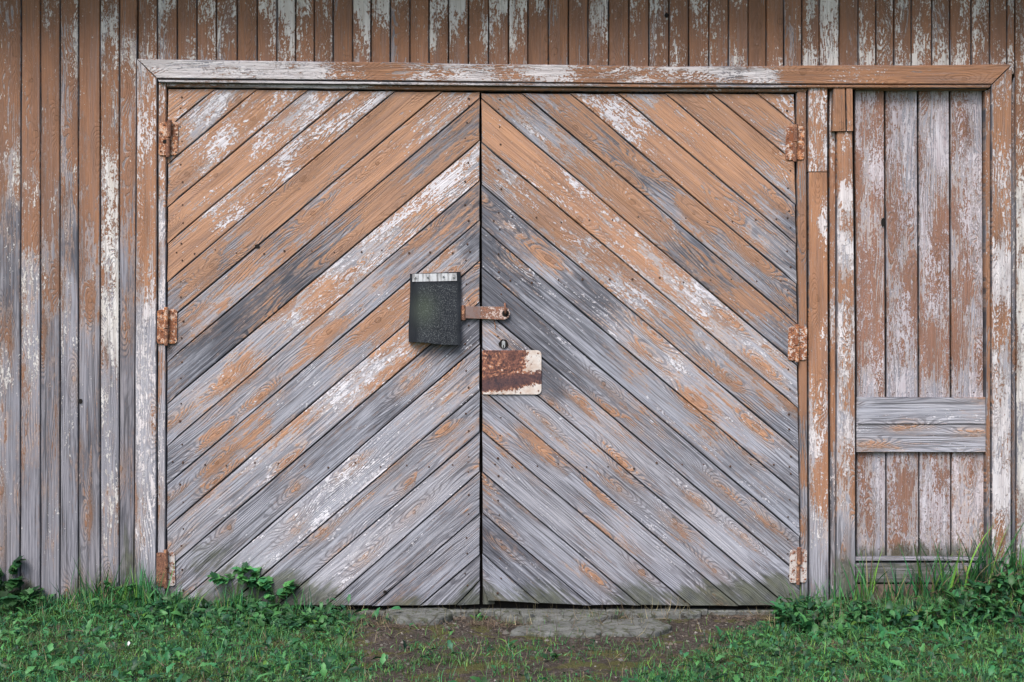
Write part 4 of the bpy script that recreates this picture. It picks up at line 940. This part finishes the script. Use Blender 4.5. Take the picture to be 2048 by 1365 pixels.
def rosette(px, py, n, s0, s1, label, lob=.22, w=.42, up=.5, bright=1.0, cat='weed', name='dandelion'):
    x, y = ground_at_px(px, max(py, 1229)); z = float(gh(x, y)); L = Leaves()
    tv, tf = oval_t(9, w, .4, .55, lob, .12); m = n
    P = np.stack([x + RNG.normal(0, .012, m), y + RNG.normal(0, .012, m), np.full(m, z + .004)], 1); s_ = RNG.uniform(s0, s1, m)
    L.add(tv, tf, P, rotmats(np.arange(m) * 2.4 + RNG.uniform(0, .8, m), RNG.normal(up, .22, m), RNG.normal(0, .2, m)), np.stack([s_] * 3, 1), tints(m, GREENS[[1, 2, 4, 1]], bright=bright))
    o = L.build(name, origin=(x, y, z)); tag(o, label, cat, 'dandelions and docks growing in the lawn'); return o
RS = [(1725, 1262, 9, .10, .15, 'broad leaved weed below the left part of the side panel'), (1688, 1238, 8, .07, .11, 'broad leaved weed at the foot of the post boards'), (1610, 1268, 9, .08, .13, 'dandelion left of the post boards in the lawn'),
      (1560, 1258, 8, .06, .10, 'dandelion at the right end of the threshold'), (1790, 1262, 9, .08, .13, 'weed rosette before the second side panel board'), (1850, 1258, 9, .08, .14, 'weed rosette before the third side panel board'),
      (1920, 1248, 12, .09, .15, 'leafy weed clump before the fourth side panel board'), (1985, 1244, 14, .09, .16, 'dense leafy weed under the right door casing'), (2030, 1250, 14, .09, .15, 'dense leafy weed at the right edge of the picture'),
      (1900, 1300, 9, .07, .12, 'flat dandelion midway down the right lawn'), (1700, 1330, 9, .06, .10, 'dandelion low in the lawn beneath the post boards'), (1480, 1300, 8, .05, .09, 'dandelion at the left rim of the right hand lawn'),
      (2010, 1310, 9, .07, .12, 'dandelion in the lower right corner'), (1780, 1345, 9, .06, .10, 'dandelion at the bottom edge right of the post boards'),
      (1020, 1300, 8, .04, .08, 'lone green weed in the bare earth below the door gap'), (960, 1240, 12, .03, .06, 'low green weed on the threshold left of the door gap'), (1110, 1322, 10, .03, .06, 'small weed in the bare earth right of the middle'),
      (560, 1262, 9, .06, .10, 'weed rosette in the lawn under the left door leaf'), (430, 1275, 8, .05, .09, 'weed rosette below the lowest left hinge'), (640, 1258, 10, .05, .09, 'weed rosette near the right end of the left lawn'),
      (290, 1250, 7, .05, .09, 'oval leaved weed in the grass before the left casing'), (120, 1250, 8, .05, .08, 'weed rosette at the foot of the left boards'), (530, 1345, 8, .05, .08, 'round leaved weed at the bottom edge left of the middle')]
for (px, py, n, s0, s1, lab) in RS: rosette(px, py, n, s0 * .8, s1 * .72, lab, lob=random.choice((0, .15, .28)), up=random.uniform(.35, .75), w=random.uniform(.26, .38))
# lobed celandine like plants with stems
def lobed_leaflet():
    v = [(0, 0, 0)]; n = 11
    for k in range(n):
        a = -2.3 + 4.6 * k / (n - 1); r = .5 * (1 + .22 * math.cos(a * 5.2)) * (1.15 - .12 * abs(a)); v.append((r * math.sin(a), .42 + r * math.cos(a) * .9, .06 * abs(math.sin(a))))
    return v, [(0, k, k + 1) for k in range(1, n)]
def celandine(px, py, stems, label, size=1.0, bright=1.3, hs=(.05, .12)):
    x, y = ground_at_px(px, max(py, 1229)); y = min(y, -.02); z = float(gh(x, y)); root = empty('lobed_weed', (x, y, z)); tag(root, label, 'weed', 'lobed leaved weeds by the wall')
    tv, tf = lobed_leaflet(); Ls = Leaves(); parts = []
    for k in range(stems):
        a = random.uniform(0, 6.28); H = random.uniform(*hs) * size; r = random.uniform(.02, .06) * size
        tip = Vector((r * math.cos(a) * 1.5, r * math.sin(a) * .7 - .02, H)); path = [Vector((0, 0, -.005)), Vector((tip.x * .3, tip.y * .3, H * .5)), tip * .85 + Vector((0, 0, H * .12)), tip]
        parts.append(rod(path, lambda t: .0022 * (1 - .5 * t), 5))
        dirv = (tip - path[1]).normalized(); m = 7
        az = math.atan2(dirv.y, dirv.x) - math.pi / 2
        off = [(0, 0), (.9, .25), (-.9, .25), (.8, .7), (-.8, .7), (.6, 1.15), (-.6, 1.15)]
        P, R_, sc_ = [], [], []
        sz = random.uniform(.026, .038) * size
        for (dx, back) in off:
            P.append([x + tip.x + sz * (-dirv.x * back + -dirv.y * dx * .5), y + tip.y + sz * (-dirv.y * back + dirv.x * dx * .5), z + tip.z - .3 * sz * back * dirv.z + random.uniform(0, .006)]); sc_.append(sz * random.uniform(.75, 1.1))
            ya = az - dx * .95 + random.uniform(-.2, .2); R_.append((ya, .75 * math.cos(ya) + random.uniform(-.2, .3), random.uniform(-.3, .3)))
        R_ = np.array(R_); Ls.add(tv, tf, np.array(P), rotmats(R_[:, 0], R_[:, 1], R_[:, 2]), np.stack([np.array(sc_)] * 3, 1), tints(7, GREENS[[1, 2, 2]], bright=bright * 1.2))
    o = Ls.build('leaves', origin=(x, y, z), parent=root)
    v, f = merge(parts); me_o = link('stem', v, f, STEMM, root)
    return root
STEMM = plain('stem_green', (0.07, 0.14, 0.04), .6)
celandine(15, 1232, 16, 'dark lobed weed against the barn boards at the left edge', 1.5, .55, (.04, .14))
celandine(55, 1242, 9, 'second dark lobed weed just right of the one at the left edge', 1.2, .5, (.03, .09))
celandine(472, 1232, 7, 'bright lobed weed under the left door leaf, left of two others', 1.15, 1.25, (.09, .15))
celandine(515, 1232, 5, 'bright upright lobed weed under the left door leaf, between two others', 1.1, 1.45, (.11, .16))
celandine(553, 1232, 7, 'spreading lobed weed under the left door leaf, right of two others', 1.2, 1.1, (.05, .11))
celandine(250, 1228, 4, 'small lobed weed in the tall grass left of the door frame', .9, .9, (.08, .12))
# mound clutter at the right: dead roots
def twigs(px, py, n, label, spread=.12, hgt=.05, cat='dead roots', r=.002):
    x, y = ground_at_px(px, max(py, 1229)) if py > 1228 else ((px - 1024) * S, -.07); z = float(gh(x, y)); parts = []
    for k in range(n):
        a = random.uniform(0, 6.28); l = random.uniform(.03, .09); c = Vector((random.gauss(0, spread), random.gauss(0, .03), 0)); c.z = float(gh(x + c.x, y + c.y)) - z + random.uniform(0, hgt)
        d_ = Vector((math.cos(a), math.sin(a) * .5, random.uniform(-.4, .4))) * l; s2 = Vector((random.gauss(0, .012), random.gauss(0, .012), random.gauss(0, .012)))
        parts.append(rod([c - d_ * .5, c - d_ * .15 + s2, c + d_ * .2 - s2, c + d_ * .5], r * random.uniform(.5, 1.1), 4))
    v, f = merge(parts); o = link('root_tangle', v, f, TWIG); o.location = (x, y, z); tag(o, label, cat, 'tangles of dead roots', 'stuff'); return o
TWIG = plain('dead_roots', (0.13, 0.095, 0.07), .9)
twigs(1985, 1195, 120, 'tangle of dead roots on the mound under the right casing', .16, .06)
twigs(1860, 1205, 90, 'tangle of dead roots below the side panel', .18, .04)
twigs(975, 1252, 70, 'tangle of reddish dead roots below the door gap', .06, .015, r=.0014)
twigs(800, 1256, 50, 'tangle of dead roots beside the oval concrete patch', .10, .012, r=.0013)
twigs(1480, 1240, 40, 'thin dead roots at the right end of the threshold', .10, .02, r=.0012)
tw = ground_at_px(155, 1277); z = float(gh(*tw))
o = link('twig', *rod([(-.06, .01, .012), (-.02, 0, .02), (.02, -.004, .016), (.07, -.012, .022)], lambda t: .004 * (1 - .5 * t), 6), TWIG); o.location = (*tw, z); tag(o, 'broken brown twig lying in the grass at the left', 'twig')
pt = ground_at_px(257, 1303); z = float(gh(*pt))
o = link('petal', [(-.006, 0, .012), (0, -.004, .004), (.007, 0, .014), (.001, .003, .022), (0, -.001, .013)], [(0, 1, 4), (1, 2, 4), (2, 3, 4), (3, 0, 4)], plain('white_petal', (0.75, 0.72, 0.75))); o.location = (*pt, z + .01); tag(o, 'small white petal lying on the grass at the left', 'petal')
